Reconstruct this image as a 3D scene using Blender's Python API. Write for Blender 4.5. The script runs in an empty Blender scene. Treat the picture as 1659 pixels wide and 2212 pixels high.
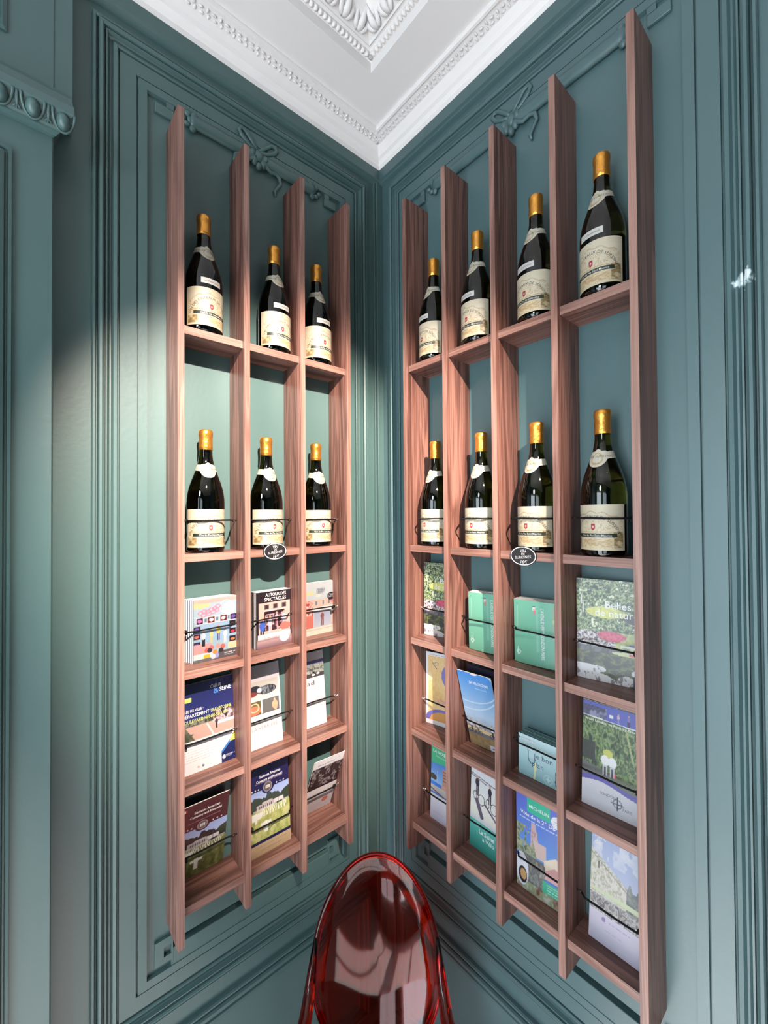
import bpy, math, random
import numpy as np
from mathutils import Matrix, Vector

rnd = random.Random(7)
nrs = np.random.RandomState(5)
SC = bpy.context.scene
COL = SC.collection
PI = math.pi

# ------------------------------------------------------------------ camera
cam_d = bpy.data.cameras.new('camera')
cam = bpy.data.objects.new('camera', cam_d)
COL.objects.link(cam)
cam_d.sensor_fit = 'HORIZONTAL'
cam_d.sensor_width = 36.0
cam_d.lens = 36.0 * 917.963 / 1659.0
cam_d.clip_start = 0.02
yaw, pit, rol = map(math.radians, (49.1674, 0.7652, -0.3969))
fw = Vector((-math.sin(yaw) * math.cos(pit), math.cos(yaw) * math.cos(pit), math.sin(pit)))
rt = Vector((math.cos(yaw), math.sin(yaw), 0))
up = rt.cross(fw)
rx = rt * math.cos(rol) + up * math.sin(rol)
ux = -rt * math.sin(rol) + up * math.cos(rol)
M = Matrix((rx, ux, -fw)).transposed().to_4x4()
M.translation = Vector((1.11475581, -0.95425034, 1.78))
cam.matrix_world = M
SC.camera = cam

# ------------------------------------------------------------------ world, light, exposure
SC.view_settings.view_transform = 'Standard'
SC.view_settings.look = 'None'
SC.view_settings.gamma = 1.0
SC.view_settings.use_curve_mapping = False
SC.view_settings.exposure = 0.44
world = bpy.data.worlds.new('world')
SC.world = world
world.use_nodes = True
world.node_tree.nodes['Background'].inputs[0].default_value = (0.75, 0.88, 1.0, 1)
world.node_tree.nodes['Background'].inputs[1].default_value = 1.2


def light(name, kind, loc, target, energy, col, **kw):
    d = bpy.data.lights.new(name, kind)
    d.energy = energy
    d.color = col
    for k, v in kw.items():
        setattr(d, k, v)
    o = bpy.data.objects.new(name, d)
    COL.objects.link(o)
    o.location = loc
    o.rotation_euler = (Vector(target) - Vector(loc)).to_track_quat('-Z', 'Y').to_euler()
    return o


RX, RY = 4.0, 2.5    # room size
SPOT = (1.75, -1.0, 2.95)
light('spot_light', 'SPOT', SPOT, (0.0, -0.31, 1.68), 860, (1.0, 0.82, 0.69), spot_size=math.radians(36),
      spot_blend=0.7, shadow_soft_size=0.018)
# daylight standing in the two tall windows of the back wall
for wx, we in ((0.75, 40), (1.95, 17)):
    light('window_light', 'AREA', (wx, -RY + .03, 1.15), (wx, 0, 0.95), we, (0.80, 0.92, 1.0), shape='RECTANGLE', size=0.86, size_y=2.2)
light('fill_light', 'POINT', (0.95, -1.95, 2.4), (1.5, -1.9, 0), 20, (0.97, 0.98, 1.0), shadow_soft_size=0.16)  # added fill from an unseen point, brightens the walls nearest the camera
light('sun', 'SUN', (0.8, -5.2, 4.08), (1.4, -1.4, 0), 26.0, (0.98, 0.97, 0.95), angle=math.radians(0.6))

# ------------------------------------------------------------------ materials


def lin(c):
    c = np.asarray(c, float) / 255.0
    return np.where(c <= 0.04045, c / 12.92, ((c + 0.055) / 1.055) ** 2.4)


def l4(c):
    v = lin(c)
    return (float(v[0]), float(v[1]), float(v[2]), 1.0)


def new_mat(name, col=(200, 200, 200), rough=0.5, metal=0.0, **inp):
    m = bpy.data.materials.new(name)
    m.use_nodes = True
    b = m.node_tree.nodes['Principled BSDF']
    b.inputs['Base Color'].default_value = l4(col)
    b.inputs['Roughness'].default_value = rough
    b.inputs['Metallic'].default_value = metal
    for k, v in inp.items():
        b.inputs[k.replace('_', ' ')].default_value = v
    return m


def nd(m, t, **kw):
    n = m.node_tree.nodes.new(t)
    for k, v in kw.items():
        setattr(n, k, v)
    return n


def lk(m, a, b):
    m.node_tree.links.new(a, b)


def bump_noise(m, scale, strength, dist=0.002, detail=4, vec=None):
    tc = nd(m, 'ShaderNodeTexCoord')
    nz = nd(m, 'ShaderNodeTexNoise')
    nz.inputs['Scale'].default_value = scale
    nz.inputs['Detail'].default_value = detail
    lk(m, tc.outputs['Object'], nz.inputs['Vector'])
    bp = nd(m, 'ShaderNodeBump')
    bp.inputs['Strength'].default_value = strength
    bp.inputs['Distance'].default_value = dist
    lk(m, nz.outputs['Fac'], bp.inputs['Height'])
    lk(m, bp.outputs['Normal'], m.node_tree.nodes['Principled BSDF'].inputs['Normal'])
    return tc, nz, bp


def paint_mat(name, col, col2, rough, chip=False):
    m = new_mat(name, col, rough)
    tc, nz, bp = bump_noise(m, 90, 0.10, 0.002)
    n2 = nd(m, 'ShaderNodeTexNoise')
    n2.inputs['Scale'].default_value = 5
    lk(m, tc.outputs['Object'], n2.inputs['Vector'])
    mx = nd(m, 'ShaderNodeMix', data_type='RGBA')
    mx.inputs['A'].default_value = l4(col)
    mx.inputs['B'].default_value = l4(col2)
    lk(m, n2.outputs['Fac'], mx.inputs['Factor'])
    out = mx.outputs['Result']
    if chip:   # a patch where the paint has rubbed off
        ms = nd(m, 'ShaderNodeMapping')
        ms.inputs['Location'].default_value = (-0.972, 0, -2.185)
        lk(m, tc.outputs['Object'], ms.inputs['Vector'])
        sc = nd(m, 'ShaderNodeVectorMath', operation='MULTIPLY')
        sc.inputs[1].default_value = (62, 6, 70)
        lk(m, ms.outputs['Vector'], sc.inputs[0])
        ln = nd(m, 'ShaderNodeVectorMath', operation='LENGTH')
        lk(m, sc.outputs['Vector'], ln.inputs[0])
        n3 = nd(m, 'ShaderNodeTexNoise')
        n3.inputs['Scale'].default_value = 120
        lk(m, tc.outputs['Object'], n3.inputs['Vector'])
        ad = nd(m, 'ShaderNodeMath', operation='MULTIPLY_ADD')
        ad.inputs[1].default_value = 1.6
        lk(m, n3.outputs['Fac'], ad.inputs[0])
        lk(m, ln.outputs['Value'], ad.inputs[2])
        rp = nd(m, 'ShaderNodeMapRange')
        rp.inputs['From Min'].default_value = 1.75
        rp.inputs['From Max'].default_value = 1.35
        lk(m, ad.outputs['Value'], rp.inputs['Value'])
        m2 = nd(m, 'ShaderNodeMix', data_type='RGBA')
        m2.inputs['B'].default_value = l4((196, 212, 216))
        lk(m, out, m2.inputs['A'])
        lk(m, rp.outputs['Result'], m2.inputs['Factor'])
        out = m2.outputs['Result']
    lk(m, out, m.node_tree.nodes['Principled BSDF'].inputs['Base Color'])
    return m


def wood_mat(name, axis, dark=(42, 24, 21), mid=(90, 60, 52), light_=(134, 97, 86), seed=0.0):
    """walnut with its grain running along one axis of the scene (0 x, 1 y, 2 z)"""
    m = new_mat(name, mid, 0.42)
    tc = nd(m, 'ShaderNodeTexCoord')
    mp = nd(m, 'ShaderNodeMapping')
    mp.inputs['Location'].default_value = (seed, seed * 2.3, seed * 0.7)
    lk(m, tc.outputs['Object'], mp.inputs['Vector'])
    s1 = [24.0] * 3
    s1[axis] = 1.1
    v1 = nd(m, 'ShaderNodeVectorMath', operation='MULTIPLY')
    v1.inputs[1].default_value = s1
    lk(m, mp.outputs['Vector'], v1.inputs[0])
    n1 = nd(m, 'ShaderNodeTexNoise')
    n1.inputs['Scale'].default_value = 1.0
    n1.inputs['Detail'].default_value = 2
    n1.inputs['Distortion'].default_value = 0.6
    lk(m, v1.outputs['Vector'], n1.inputs['Vector'])
    # contour lines of a stretched noise give cathedral grain
    mu = nd(m, 'ShaderNodeMath', operation='MULTIPLY')
    mu.inputs[1].default_value = 42
    lk(m, n1.outputs['Fac'], mu.inputs[0])
    si = nd(m, 'ShaderNodeMath', operation='SINE')
    lk(m, mu.outputs['Value'], si.inputs[0])
    s2 = [520.0] * 3
    s2[axis] = 7.0
    v2 = nd(m, 'ShaderNodeVectorMath', operation='MULTIPLY')
    v2.inputs[1].default_value = s2
    lk(m, mp.outputs['Vector'], v2.inputs[0])
    n2 = nd(m, 'ShaderNodeTexNoise')
    n2.inputs['Scale'].default_value = 1.0
    n2.inputs['Detail'].default_value = 3
    lk(m, v2.outputs['Vector'], n2.inputs['Vector'])
    a = nd(m, 'ShaderNodeMath', operation='MULTIPLY_ADD')
    a.inputs[1].default_value = 0.075
    a.inputs[2].default_value = 0.0
    lk(m, si.outputs['Value'], a.inputs[0])
    b = nd(m, 'ShaderNodeMath', operation='MULTIPLY_ADD')
    b.inputs[1].default_value = 0.5
    lk(m, n2.outputs['Fac'], b.inputs[0])
    lk(m, a.outputs['Value'], b.inputs[2])
    c = nd(m, 'ShaderNodeMath', operation='MULTIPLY_ADD')
    c.inputs[1].default_value = 0.5
    lk(m, n1.outputs['Fac'], c.inputs[0])
    lk(m, b.outputs['Value'], c.inputs[2])
    r = nd(m, 'ShaderNodeValToRGB')
    e = r.color_ramp.elements
    e[0].position = 0.26
    e[0].color = l4(dark)
    e[1].position = 0.70
    e[1].color = l4(light_)
    k = r.color_ramp.elements.new(0.46)
    k.color = l4(mid)
    lk(m, c.outputs['Value'], r.inputs['Fac'])
    lk(m, r.outputs['Color'], m.node_tree.nodes['Principled BSDF'].inputs['Base Color'])
    bp = nd(m, 'ShaderNodeBump')
    bp.inputs['Strength'].default_value = 0.12
    bp.inputs['Distance'].default_value = 0.0006
    lk(m, n2.outputs['Fac'], bp.inputs['Height'])
    lk(m, bp.outputs['Normal'], m.node_tree.nodes['Principled BSDF'].inputs['Normal'])
    return m


TEAL = paint_mat('teal_paint', (60, 84, 84), (66, 91, 90), 0.42)
TEALR = paint_mat('teal_paint_worn', (60, 84, 87), (66, 91, 93), 0.42, chip=True)
WHITE = paint_mat('white_plaster', (208, 205, 204), (216, 213, 212), 0.6)
WOODZ = [wood_mat('walnut_upright_%d' % i, 2, seed=3.1 * i) for i in range(3)]
WOODX = wood_mat('walnut_shelf_right', 0, seed=1.7)
WOODY = wood_mat('walnut_shelf_left', 1, seed=4.2)
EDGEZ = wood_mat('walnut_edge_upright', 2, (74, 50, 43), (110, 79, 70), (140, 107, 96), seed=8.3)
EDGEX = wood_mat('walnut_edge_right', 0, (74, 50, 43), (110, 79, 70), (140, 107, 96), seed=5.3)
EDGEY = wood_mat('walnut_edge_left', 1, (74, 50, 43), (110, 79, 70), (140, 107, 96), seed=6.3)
FLOOR = new_mat('floor_stone', (206, 198, 196), 0.35)
bump_noise(FLOOR, 12, 0.1)


def ink_mat(name, rough, coat=0.0, k=1.0):
    m = new_mat(name, (255, 255, 255), rough)
    at = nd(m, 'ShaderNodeAttribute', attribute_name='Col')
    vm = nd(m, 'ShaderNodeVectorMath', operation='SCALE')
    vm.inputs['Scale'].default_value = k          # paper is not pure white
    lk(m, at.outputs['Color'], vm.inputs[0])
    lk(m, vm.outputs['Vector'], m.node_tree.nodes['Principled BSDF'].inputs['Base Color'])
    m.node_tree.nodes['Principled BSDF'].inputs['Coat Weight'].default_value = coat
    return m


PRINT = ink_mat('printed_paper', 0.38, 0.15, 0.44)
PAPER = ink_mat('paper_edges', 0.7, 0.0, 0.52)
LABELM = ink_mat('label_print', 0.5, 0.0, 0.40)
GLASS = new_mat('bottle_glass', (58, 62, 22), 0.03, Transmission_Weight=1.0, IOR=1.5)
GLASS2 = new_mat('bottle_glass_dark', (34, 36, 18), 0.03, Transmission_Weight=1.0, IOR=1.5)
FOIL = new_mat('gold_foil', (214, 150, 66), 0.30, 0.85)
bump_noise(FOIL, 160, 0.5, 0.002)
CORD = new_mat('black_elastic', (7, 7, 8), 0.8, Specular_IOR_Level=0.2)
bump_noise(CORD, 900, 0.4, 0.0006)
CHROME = new_mat('chrome', (225, 225, 225), 0.12, 1.0)
BLACKP = new_mat('black_slate_plate', (20, 18, 22), 0.45)
bump_noise(BLACKP, 200, 0.05)
CHALK = new_mat('white_marker', (245, 245, 245), 0.6)
REDPC = new_mat('red_polycarbonate', (206, 36, 15), 0.04, Transmission_Weight=1.0, IOR=1.40)
GREY = new_mat('window_frame_paint', (180, 186, 186), 0.5)
bump_noise(GREY, 60, 0.05)
PANE = new_mat('window_glass', (250, 252, 252), 0.0, Transmission_Weight=1.0, IOR=1.02)


# ------------------------------------------------------------------ mesh helpers


class MB:
    def __init__(self, f=None):
        self.v, self.q, self.f, self.c = [], [], f, []

    def add(self, vs, fs, col=None):
        b = len(self.v)
        for p in vs:
            self.v.append(tuple(self.f(*p)) if self.f else tuple(p))
            if col is not None:
                self.c.append(col)
        for q in fs:
            self.q.append(tuple(i + b for i in q))

    def box(self, x0, x1, y0, y1, z0, z1, bev=0.0, col=None):
        if bev <= 0:
            vs = [(x, y, z) for z in (z0, z1) for y in (y0, y1) for x in (x0, x1)]
            fs = [(0, 2, 3, 1), (4, 5, 7, 6), (0, 1, 5, 4), (2, 6, 7, 3), (0, 4, 6, 2), (1, 3, 7, 5)]
            self.add(vs, fs, col)
            return
        # chamfered box: 24 vertices
        X, Y, Z = (x0, x1), (y0, y1), (z0, z1)
        vs, idx = [], {}
        for i in (0, 1):
            for j in (0, 1):
                for k in (0, 1):
                    sx, sy, sz = (1, -1)[i], (1, -1)[j], (1, -1)[k]
                    for ax in range(3):
                        p = [X[i] + sx * bev, Y[j] + sy * bev, Z[k] + sz * bev]
                        p[ax] = (X[i], Y[j], Z[k])[ax]
                        idx[(i, j, k, ax)] = len(vs)
                        vs.append(tuple(p))
        fs = []
        I = idx
        for s in (0, 1):
            fs.append((I[(s, 0, 0, 0)], I[(s, 1, 0, 0)], I[(s, 1, 1, 0)], I[(s, 0, 1, 0)])[::(-1 if s == 0 else 1)])
            fs.append((I[(0, s, 0, 1)], I[(0, s, 1, 1)], I[(1, s, 1, 1)], I[(1, s, 0, 1)])[::(-1 if s == 0 else 1)])
            fs.append((I[(0, 0, s, 2)], I[(1, 0, s, 2)], I[(1, 1, s, 2)], I[(0, 1, s, 2)])[::(-1 if s == 0 else 1)])
        for a in (0, 1):
            for b in (0, 1):
                fs.append((I[(a, b, 0, 0)], I[(a, b, 1, 0)], I[(a, b, 1, 1)], I[(a, b, 0, 1)])[::(1 if a == b else -1)])
                fs.append((I[(a, 0, b, 0)], I[(a, 1, b, 0)], I[(a, 1, b, 2)], I[(a, 0, b, 2)])[::(-1 if a == b else 1)])
                fs.append((I[(0, a, b, 1)], I[(1, a, b, 1)], I[(1, a, b, 2)], I[(0, a, b, 2)])[::(1 if a == b else -1)])
                for c in (0, 1):
                    t = (I[(a, b, c, 0)], I[(a, b, c, 1)], I[(a, b, c, 2)])
                    fs.append(t if (a + b + c) % 2 else t[::-1])
        self.add(vs, fs, col)

    def tube(self, pts, r, n=8, flat=None, closed=False, caps=True, col=None):
        """tube along pts; r scalar or list; flat = (axis vector, factor) squashes the section along that axis"""
        P = [Vector(p) for p in pts]
        N = len(P)
        R = r if isinstance(r, (list, tuple)) else [r] * N
        vs = []
        prev = None
        for i in range(N):
            if closed:
                t = P[(i + 1) % N] - P[i - 1]
            else:
                t = P[min(i + 1, N - 1)] - P[max(i - 1, 0)]
            t.normalize()
            if prev is None:
                a = Vector((0, 0, 1)) if abs(t.z) < 0.9 else Vector((1, 0, 0))
                u = t.cross(a).normalized()
            else:
                u = (prev - t * prev.dot(t)).normalized()
            prev = u
            w = t.cross(u)
            for k in range(n):
                q = 2 * PI * k / n
                o = (u * math.cos(q) + w * math.sin(q)) * R[i]
                if flat:
                    ax = Vector(flat[0])
                    o = o - ax * o.dot(ax) * (1 - flat[1])
                vs.append(tuple(P[i] + o))
        fs = []
        M_ = N if closed else N - 1
        for i in range(M_):
            j = (i + 1) % N
            for k in range(n):
                l = (k + 1) % n
                fs.append((i * n + k, i * n + l, j * n + l, j * n + k))
        if caps and not closed:
            fs.append(tuple(range(n))[::-1])
            fs.append(tuple((N - 1) * n + k for k in range(n)))
        self.add(vs, fs, col)

    def lathe(self, prof, n=32, c=(0, 0, 0), col=None):
        vs, fs = [], []
        for r_, z in prof:
            for k in range(n):
                q = 2 * PI * k / n
                vs.append((c[0] + r_ * math.cos(q), c[1] + r_ * math.sin(q), c[2] + z))
        for i in range(len(prof) - 1):
            for k in range(n):
                l = (k + 1) % n
                fs.append((i * n + k, i * n + l, (i + 1) * n + l, (i + 1) * n + k))
        fs.append(tuple(range(n))[::-1])
        fs.append(tuple((len(prof) - 1) * n + k for k in range(n)))
        self.add(vs, fs, col)

    def ell(self, c, r, n=10, m=7, col=None):
        prof = [(math.sin(PI * i / m), -math.cos(PI * i / m)) for i in range(m + 1)]
        vs, fs = [], []
        for a, b in prof:
            for k in range(n):
                q = 2 * PI * k / n
                vs.append((c[0] + r[0] * a * math.cos(q), c[1] + r[1] * a * math.sin(q), c[2] + r[2] * b))
        for i in range(m):
            for k in range(n):
                l = (k + 1) % n
                fs.append((i * n + k, i * n + l, (i + 1) * n + l, (i + 1) * n + k))
        self.add(vs, fs, col)

    def sweep_rect(self, a0, a1, z0, z1, prof):
        """profile (offset inwards, height) run round a rectangle in wall space with mitred corners"""
        n = len(prof)
        vs = []
        for o, h in prof:
            vs += [(a0 + o, h, z0 + o), (a1 - o, h, z0 + o), (a1 - o, h, z1 - o), (a0 + o, h, z1 - o)]
        fs = []
        for i in range(n - 1):
            for k in range(4):
                l = (k + 1) % 4
                fs.append((i * 4 + k, i * 4 + l, (i + 1) * 4 + l, (i + 1) * 4 + k))
        self.add(vs, fs)

    def extrude(self, prof, a0, a1):
        """closed profile of (w, z) run along a"""
        n = len(prof)
        vs = [(a0, w, z) for w, z in prof] + [(a1, w, z) for w, z in prof]
        fs = [(k, (k + 1) % n, n + (k + 1) % n, n + k) for k in range(n)]
        fs += [tuple(range(n))[::-1], tuple(range(n, 2 * n))]
        self.add(vs, fs)

    def mesh(self, name, mat, smooth=False):
        me = bpy.data.meshes.new(name)
        me.from_pydata(self.v, [], self.q)
        if self.c:
            a = me.color_attributes.new('Col', 'FLOAT_COLOR', 'POINT')
            arr = np.ones((len(self.v), 4), np.float32)
            arr[:, :3] = lin(np.array(self.c))
            a.data.foreach_set('color', arr.ravel())
        me.materials.append(mat)
        if smooth:
            me.polygons.foreach_set('use_smooth', [True] * len(me.polygons))
            if smooth != 'all':
                me.set_sharp_from_angle(angle=math.radians(38))
        me.update()
        return me

    def build(self, name, mat, parent=None, smooth=False):
        return link(name, self.mesh(name, mat, smooth), parent)


def link(name, me, parent=None, loc=None, rot=None):
    o = bpy.data.objects.new(name, me)
    COL.objects.link(o)
    if parent is not None:
        o.parent = parent
    if loc is not None:
        o.location = loc
    if rot is not None:
        o.rotation_euler = rot
    return o


def empty(name, loc=(0, 0, 0), rz=0.0):
    o = bpy.data.objects.new(name, None)
    o.empty_display_size = 0.05
    COL.objects.link(o)
    o.location = loc
    o.rotation_euler = (0, 0, rz)
    return o


def tag(o, label=None, cat=None, group=None, kind=None):
    if label:
        o['label'] = label
    if cat:
        o['category'] = cat
    if group:
        o['group'] = group
    if kind:
        o['kind'] = kind
    return o


def copy_tree(o, parent=None):
    c = o.copy()
    COL.objects.link(c)
    if parent is not None:
        c.parent = parent
    for ch in o.children:
        copy_tree(ch, c)
    return c


LW = lambda a, w, z: (w, -a, z)      # left wall: a = distance from the corner, w = out of the wall
RW = lambda a, w, z: (a, -w, z)      # right wall
ZC = 3.03                            # ceiling

# ------------------------------------------------------------------ text


def text_geo(s, size, bold=0.0, shear=0.0, space=1.0, align='LEFT'):
    cu = bpy.data.curves.new('t', 'FONT')
    cu.body = s
    cu.size = size
    cu.offset = bold * size
    cu.shear = shear
    cu.space_character = space
    cu.align_x = align
    cu.resolution_u = 2
    o = bpy.data.objects.new('t', cu)
    COL.objects.link(o)
    dg = bpy.context.evaluated_depsgraph_get()
    me = bpy.data.meshes.new_from_object(o.evaluated_get(dg))
    n = len(me.vertices)
    v = np.zeros(n * 3, np.float32)
    me.vertices.foreach_get('co', v)
    fs = [tuple(p.vertices) for p in me.polygons]
    bpy.data.objects.remove(o)
    bpy.data.curves.remove(cu)
    bpy.data.meshes.remove(me)
    return v.reshape(-1, 3)[:, :2].astype(float), fs


# ------------------------------------------------------------------ painting of flat print (colour per vertex)


class Art:
    def __init__(self, W, H, nx=70, bg=(255, 255, 255)):
        self.W, self.H = W, H
        self.nx = nx
        self.ny = int(nx * H / W)
        self.x, self.y = np.meshgrid(np.linspace(0, 1, self.nx + 1), np.linspace(0, 1, self.ny + 1))
        self.c = np.empty(self.x.shape + (3,))
        self.c[:] = bg

    def put(self, m, col, a=1.0):
        m = (np.asarray(m, float) * a)[..., None]
        self.c = self.c * (1 - m) + np.asarray(col, float) * m

    def rect(self, x0, x1, y0, y1, col, a=1.0, sk=0.0):
        y = self.y - sk * (self.x - 0.5)
        self.put((self.x >= x0) & (self.x <= x1) & (y >= y0) & (y <= y1), col, a)

    def ell(self, cx, cy, rx, ry, col, a=1.0, ring=None):
        d = np.hypot((self.x - cx) / rx, (self.y - cy) / ry)
        self.put((d <= 1) if ring is None else (np.abs(d - 1) < ring), col, a)

    def grad(self, y0, y1, c0, c1, m=None):
        t = np.clip((self.y - y0) / (y1 - y0), 0, 1)[..., None]
        g = np.asarray(c0, float) * (1 - t) + np.asarray(c1, float) * t
        k = (self.y >= y0) & (self.y <= y1) if m is None else m
        self.c = np.where(k[..., None], g, self.c)

    def noise(self, sx, sy, seed):
        r = np.random.RandomState(seed)
        g = r.rand(sy + 2, sx + 2)
        X, Y = self.x * sx, self.y * sy
        i, j = X.astype(int), Y.astype(int)
        fx, fy = X - i, Y - j
        fx, fy = fx * fx * (3 - 2 * fx), fy * fy * (3 - 2 * fy)
        return (g[j, i] * (1 - fx) + g[j, i + 1] * fx) * (1 - fy) + (g[j + 1, i] * (1 - fx) + g[j + 1, i + 1] * fx) * fy

    def fbm(self, s, seed, asp=1.0):
        return (self.noise(s, int(s * asp), seed) * 0.5 + self.noise(2 * s, int(2 * s * asp), seed + 1) * 0.3
                + self.noise(4 * s, int(4 * s * asp), seed + 2) * 0.2)

    def tex(self, m, cols, s, seed, asp=1.4):
        """mottled patch: colours spread over fractal noise"""
        n = self.fbm(s, seed, asp)
        lo, hi = np.percentile(n, 4), np.percentile(n, 96)
        t = np.clip((n - lo) / (hi - lo), 0, 0.999) * (len(cols) - 1)
        i = t.astype(int)
        f = (t - i)[..., None]
        C = np.asarray(cols, float)
        g = C[i] * (1 - f) + C[i + 1] * f
        self.c = np.where(np.asarray(m, bool)[..., None], g, self.c)

    def line(self, x0, y0, x1, y1, w, col, a=1.0):
        asp = self.H / self.W
        dx, dy = x1 - x0, (y1 - y0) * asp
        L = dx * dx + dy * dy + 1e-9
        t = np.clip(((self.x - x0) * dx + (self.y - y0) * asp * dy) / L, 0, 1)
        d = np.hypot(self.x - x0 - t * dx, (self.y - y0) * asp - t * dy)
        self.put(d < w, col, a)

    def words(self, x0, x1, y, h, col, seed=0, a=0.8):
        """a line of print too small to read"""
        r = np.random.RandomState(seed)
        k = x0
        while k < x1:
            e = min(x1, k + 0.03 + r.rand() * 0.09)
            self.rect(k, e, y, y + h, col, a)
            k = e + 0.018

    def man(self, x, y, h, top, leg, skin=(214, 170, 150)):
        w = h * 0.16 * self.H / self.W
        self.rect(x - w * 0.55, x - w * 0.05, y, y + h * 0.48, leg)
        self.rect(x + w * 0.05, x + w * 0.55, y, y + h * 0.48, leg)
        self.ell(x, y + h * 0.64, w * 0.8, h * 0.21, top)
        self.ell(x, y + h * 0.92, w * 0.42, h * 0.08, skin)


def grid_mesh(name, art, bend, mat, W, H, y_off=0.0):
    nx, ny = art.nx, art.ny
    X = (art.x - 0.5) * W
    Z = art.y * H
    Y = bend(X, Z) - 0.00025 + y_off
    co = np.stack([X, Y, Z], -1).reshape(-1, 3)
    i = np.arange(nx)
    j = np.arange(ny)
    I, J = np.meshgrid(i, j)
    a = (J * (nx + 1) + I).ravel()
    q = np.stack([a, a + 1, a + nx + 2, a + nx + 1], -1)
    me = bpy.data.meshes.new(name)
    me.vertices.add(len(co))
    me.vertices.foreach_set('co', co.ravel())
    me.loops.add(q.size)
    me.loops.foreach_set('vertex_index', q.ravel())
    me.polygons.add(len(q))
    me.polygons.foreach_set('loop_start', np.arange(len(q)) * 4)
    me.polygons.foreach_set('use_smooth', np.ones(len(q), bool))
    me.update(calc_edges=True)
    at = me.color_attributes.new('Col', 'FLOAT_COLOR', 'POINT')
    arr = np.ones((len(co), 4), np.float32)
    arr[:, :3] = lin(np.clip(art.c, 0, 255)).reshape(-1, 3)
    at.data.foreach_set('color', arr.ravel())
    me.materials.append(mat)
    return me


def text_mesh(name, items, mapf, mat):
    """items: (string, x, y, size, colour, options); mapf(x, y) -> point on the printed surface"""
    mb = MB()
    for it in items:
        s, x, y, size, col = it[:5]
        op = dict(it[5]) if len(it) > 5 else {}
        rot = op.pop('rot', 0.0)
        sx = op.pop('sx', 1.0)
        arc = op.pop('arc', None)
        fit = op.pop('w', None)
        v, fs = text_geo(s, size, **op)
        if not len(v):
            continue
        v[:, 0] *= sx
        if fit:
            v[:, 0] *= fit / (v[:, 0].max() - v[:, 0].min())
        if arc:                                   # bend the line of text over an arc of this radius
            th = v[:, 0] / arc
            r_ = arc + v[:, 1]
            v = np.stack([r_ * np.sin(th), r_ * np.cos(th) - arc], -1)
        c_, s_ = math.cos(rot), math.sin(rot)
        P = [mapf(x + c_ * p[0] - s_ * p[1], y + s_ * p[0] + c_ * p[1]) for p in v]
        mb.add(P, fs, col)
    return mb.mesh(name, mat)


# ================================================================== STRUCTURE

# each wall is a backing with a 30 mm facing that leaves one long shadow slot open under the shelves
for nm, F, L, g0, g1, mt in (('wall_left', LW, RY, .2305, .6695, TEAL), ('wall_right', RW, RX, .2171, .8329, TEALR)):
    mb = MB(F)
    mb.box(-0.12, L, -.12, -.03, 0, ZC + 0.2)
    mb.box(0, L, -.03, 0, .772, ZC + 0.2)
    mb.box(0, L, -.03, 0, 0, .7617)
    mb.box(0, g0, -.03, 0, .7617, .772)
    mb.box(g1, L, -.03, 0, .7617, .772)
    tag(mb.build(nm, mt), kind='structure')
mb = MB()
mb.box(RX, RX + 0.12, -RY, 0.12, 0, ZC + 0.2)
tag(mb.build('wall_far', TEAL), kind='structure')
mb = MB()
mb.box(-0.12, RX + 0.12, -RY - 0.12, 0.12, -0.1, 0)
tag(mb.build('floor', FLOOR), kind='structure')
# back wall with two tall windows
mb = MB()
WIN = [(0.2, 1.3), (1.5, 2.4)]
xs = [-0.12, 0.2, 1.3, 1.5, 2.4, RX + 0.12]
for i in (0, 2, 4):
    mb.box(xs[i], xs[i + 1], -RY - 0.12, -RY, 0, ZC + 0.2)
for a, b in WIN:
    mb.box(a, b, -RY - 0.12, -RY, 0, 0.14)
    mb.box(a, b, -RY - 0.12, -RY, 2.42, ZC + 0.2)
tag(mb.build('wall_back', TEAL), kind='structure')
for i, (a, b) in enumerate(WIN):
    w = empty('window_%d' % (i + 1), ((a + b) / 2, -RY - 0.06, 0.14))
    tag(w, kind='structure')
    mb = MB()
    h = 2.28
    hw = (b - a) / 2
    mb.box(-hw, -hw + .05, -.03, .03, 0, h)
    mb.box(hw - .05, hw, -.03, .03, 0, h)
    mb.box(-hw + .05, hw - .05, -.03, .03, 0, .06)
    mb.box(-hw + .05, hw - .05, -.03, .03, h - .05, h)
    mb.box(-.025, .025, -.025, .025, .06, h - .05)
    mb.build('window_frame', GREY, w)

# ceiling: plane with a square recess
D0 = 0.205
mb = MB()
mb.add([(0, 0, ZC), (RX, 0, ZC), (RX, -RY, ZC), (0, -RY, ZC),
        (D0, -D0, ZC), (RX - D0, -D0, ZC), (RX - D0, -RY + D0, ZC), (D0, -RY + D0, ZC)],
       [(0, 1, 5, 4), (1, 2, 6, 5), (2, 3, 7, 6), (3, 0, 4, 7)])


def sq(mb, prof):
    """profile (distance from the walls, z) run round the room"""
    vs = []
    for d, z in prof:
        vs += [(d, -d, z), (RX - d, -d, z), (RX - d, -RY + d, z), (d, -RY + d, z)]
    fs = []
    for i in range(len(prof) - 1):
        for k in range(4):
            l = (k + 1) % 4
            fs.append((i * 4 + k, (i + 1) * 4 + k, (i + 1) * 4 + l, i * 4 + l))
    mb.add(vs, fs)


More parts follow.
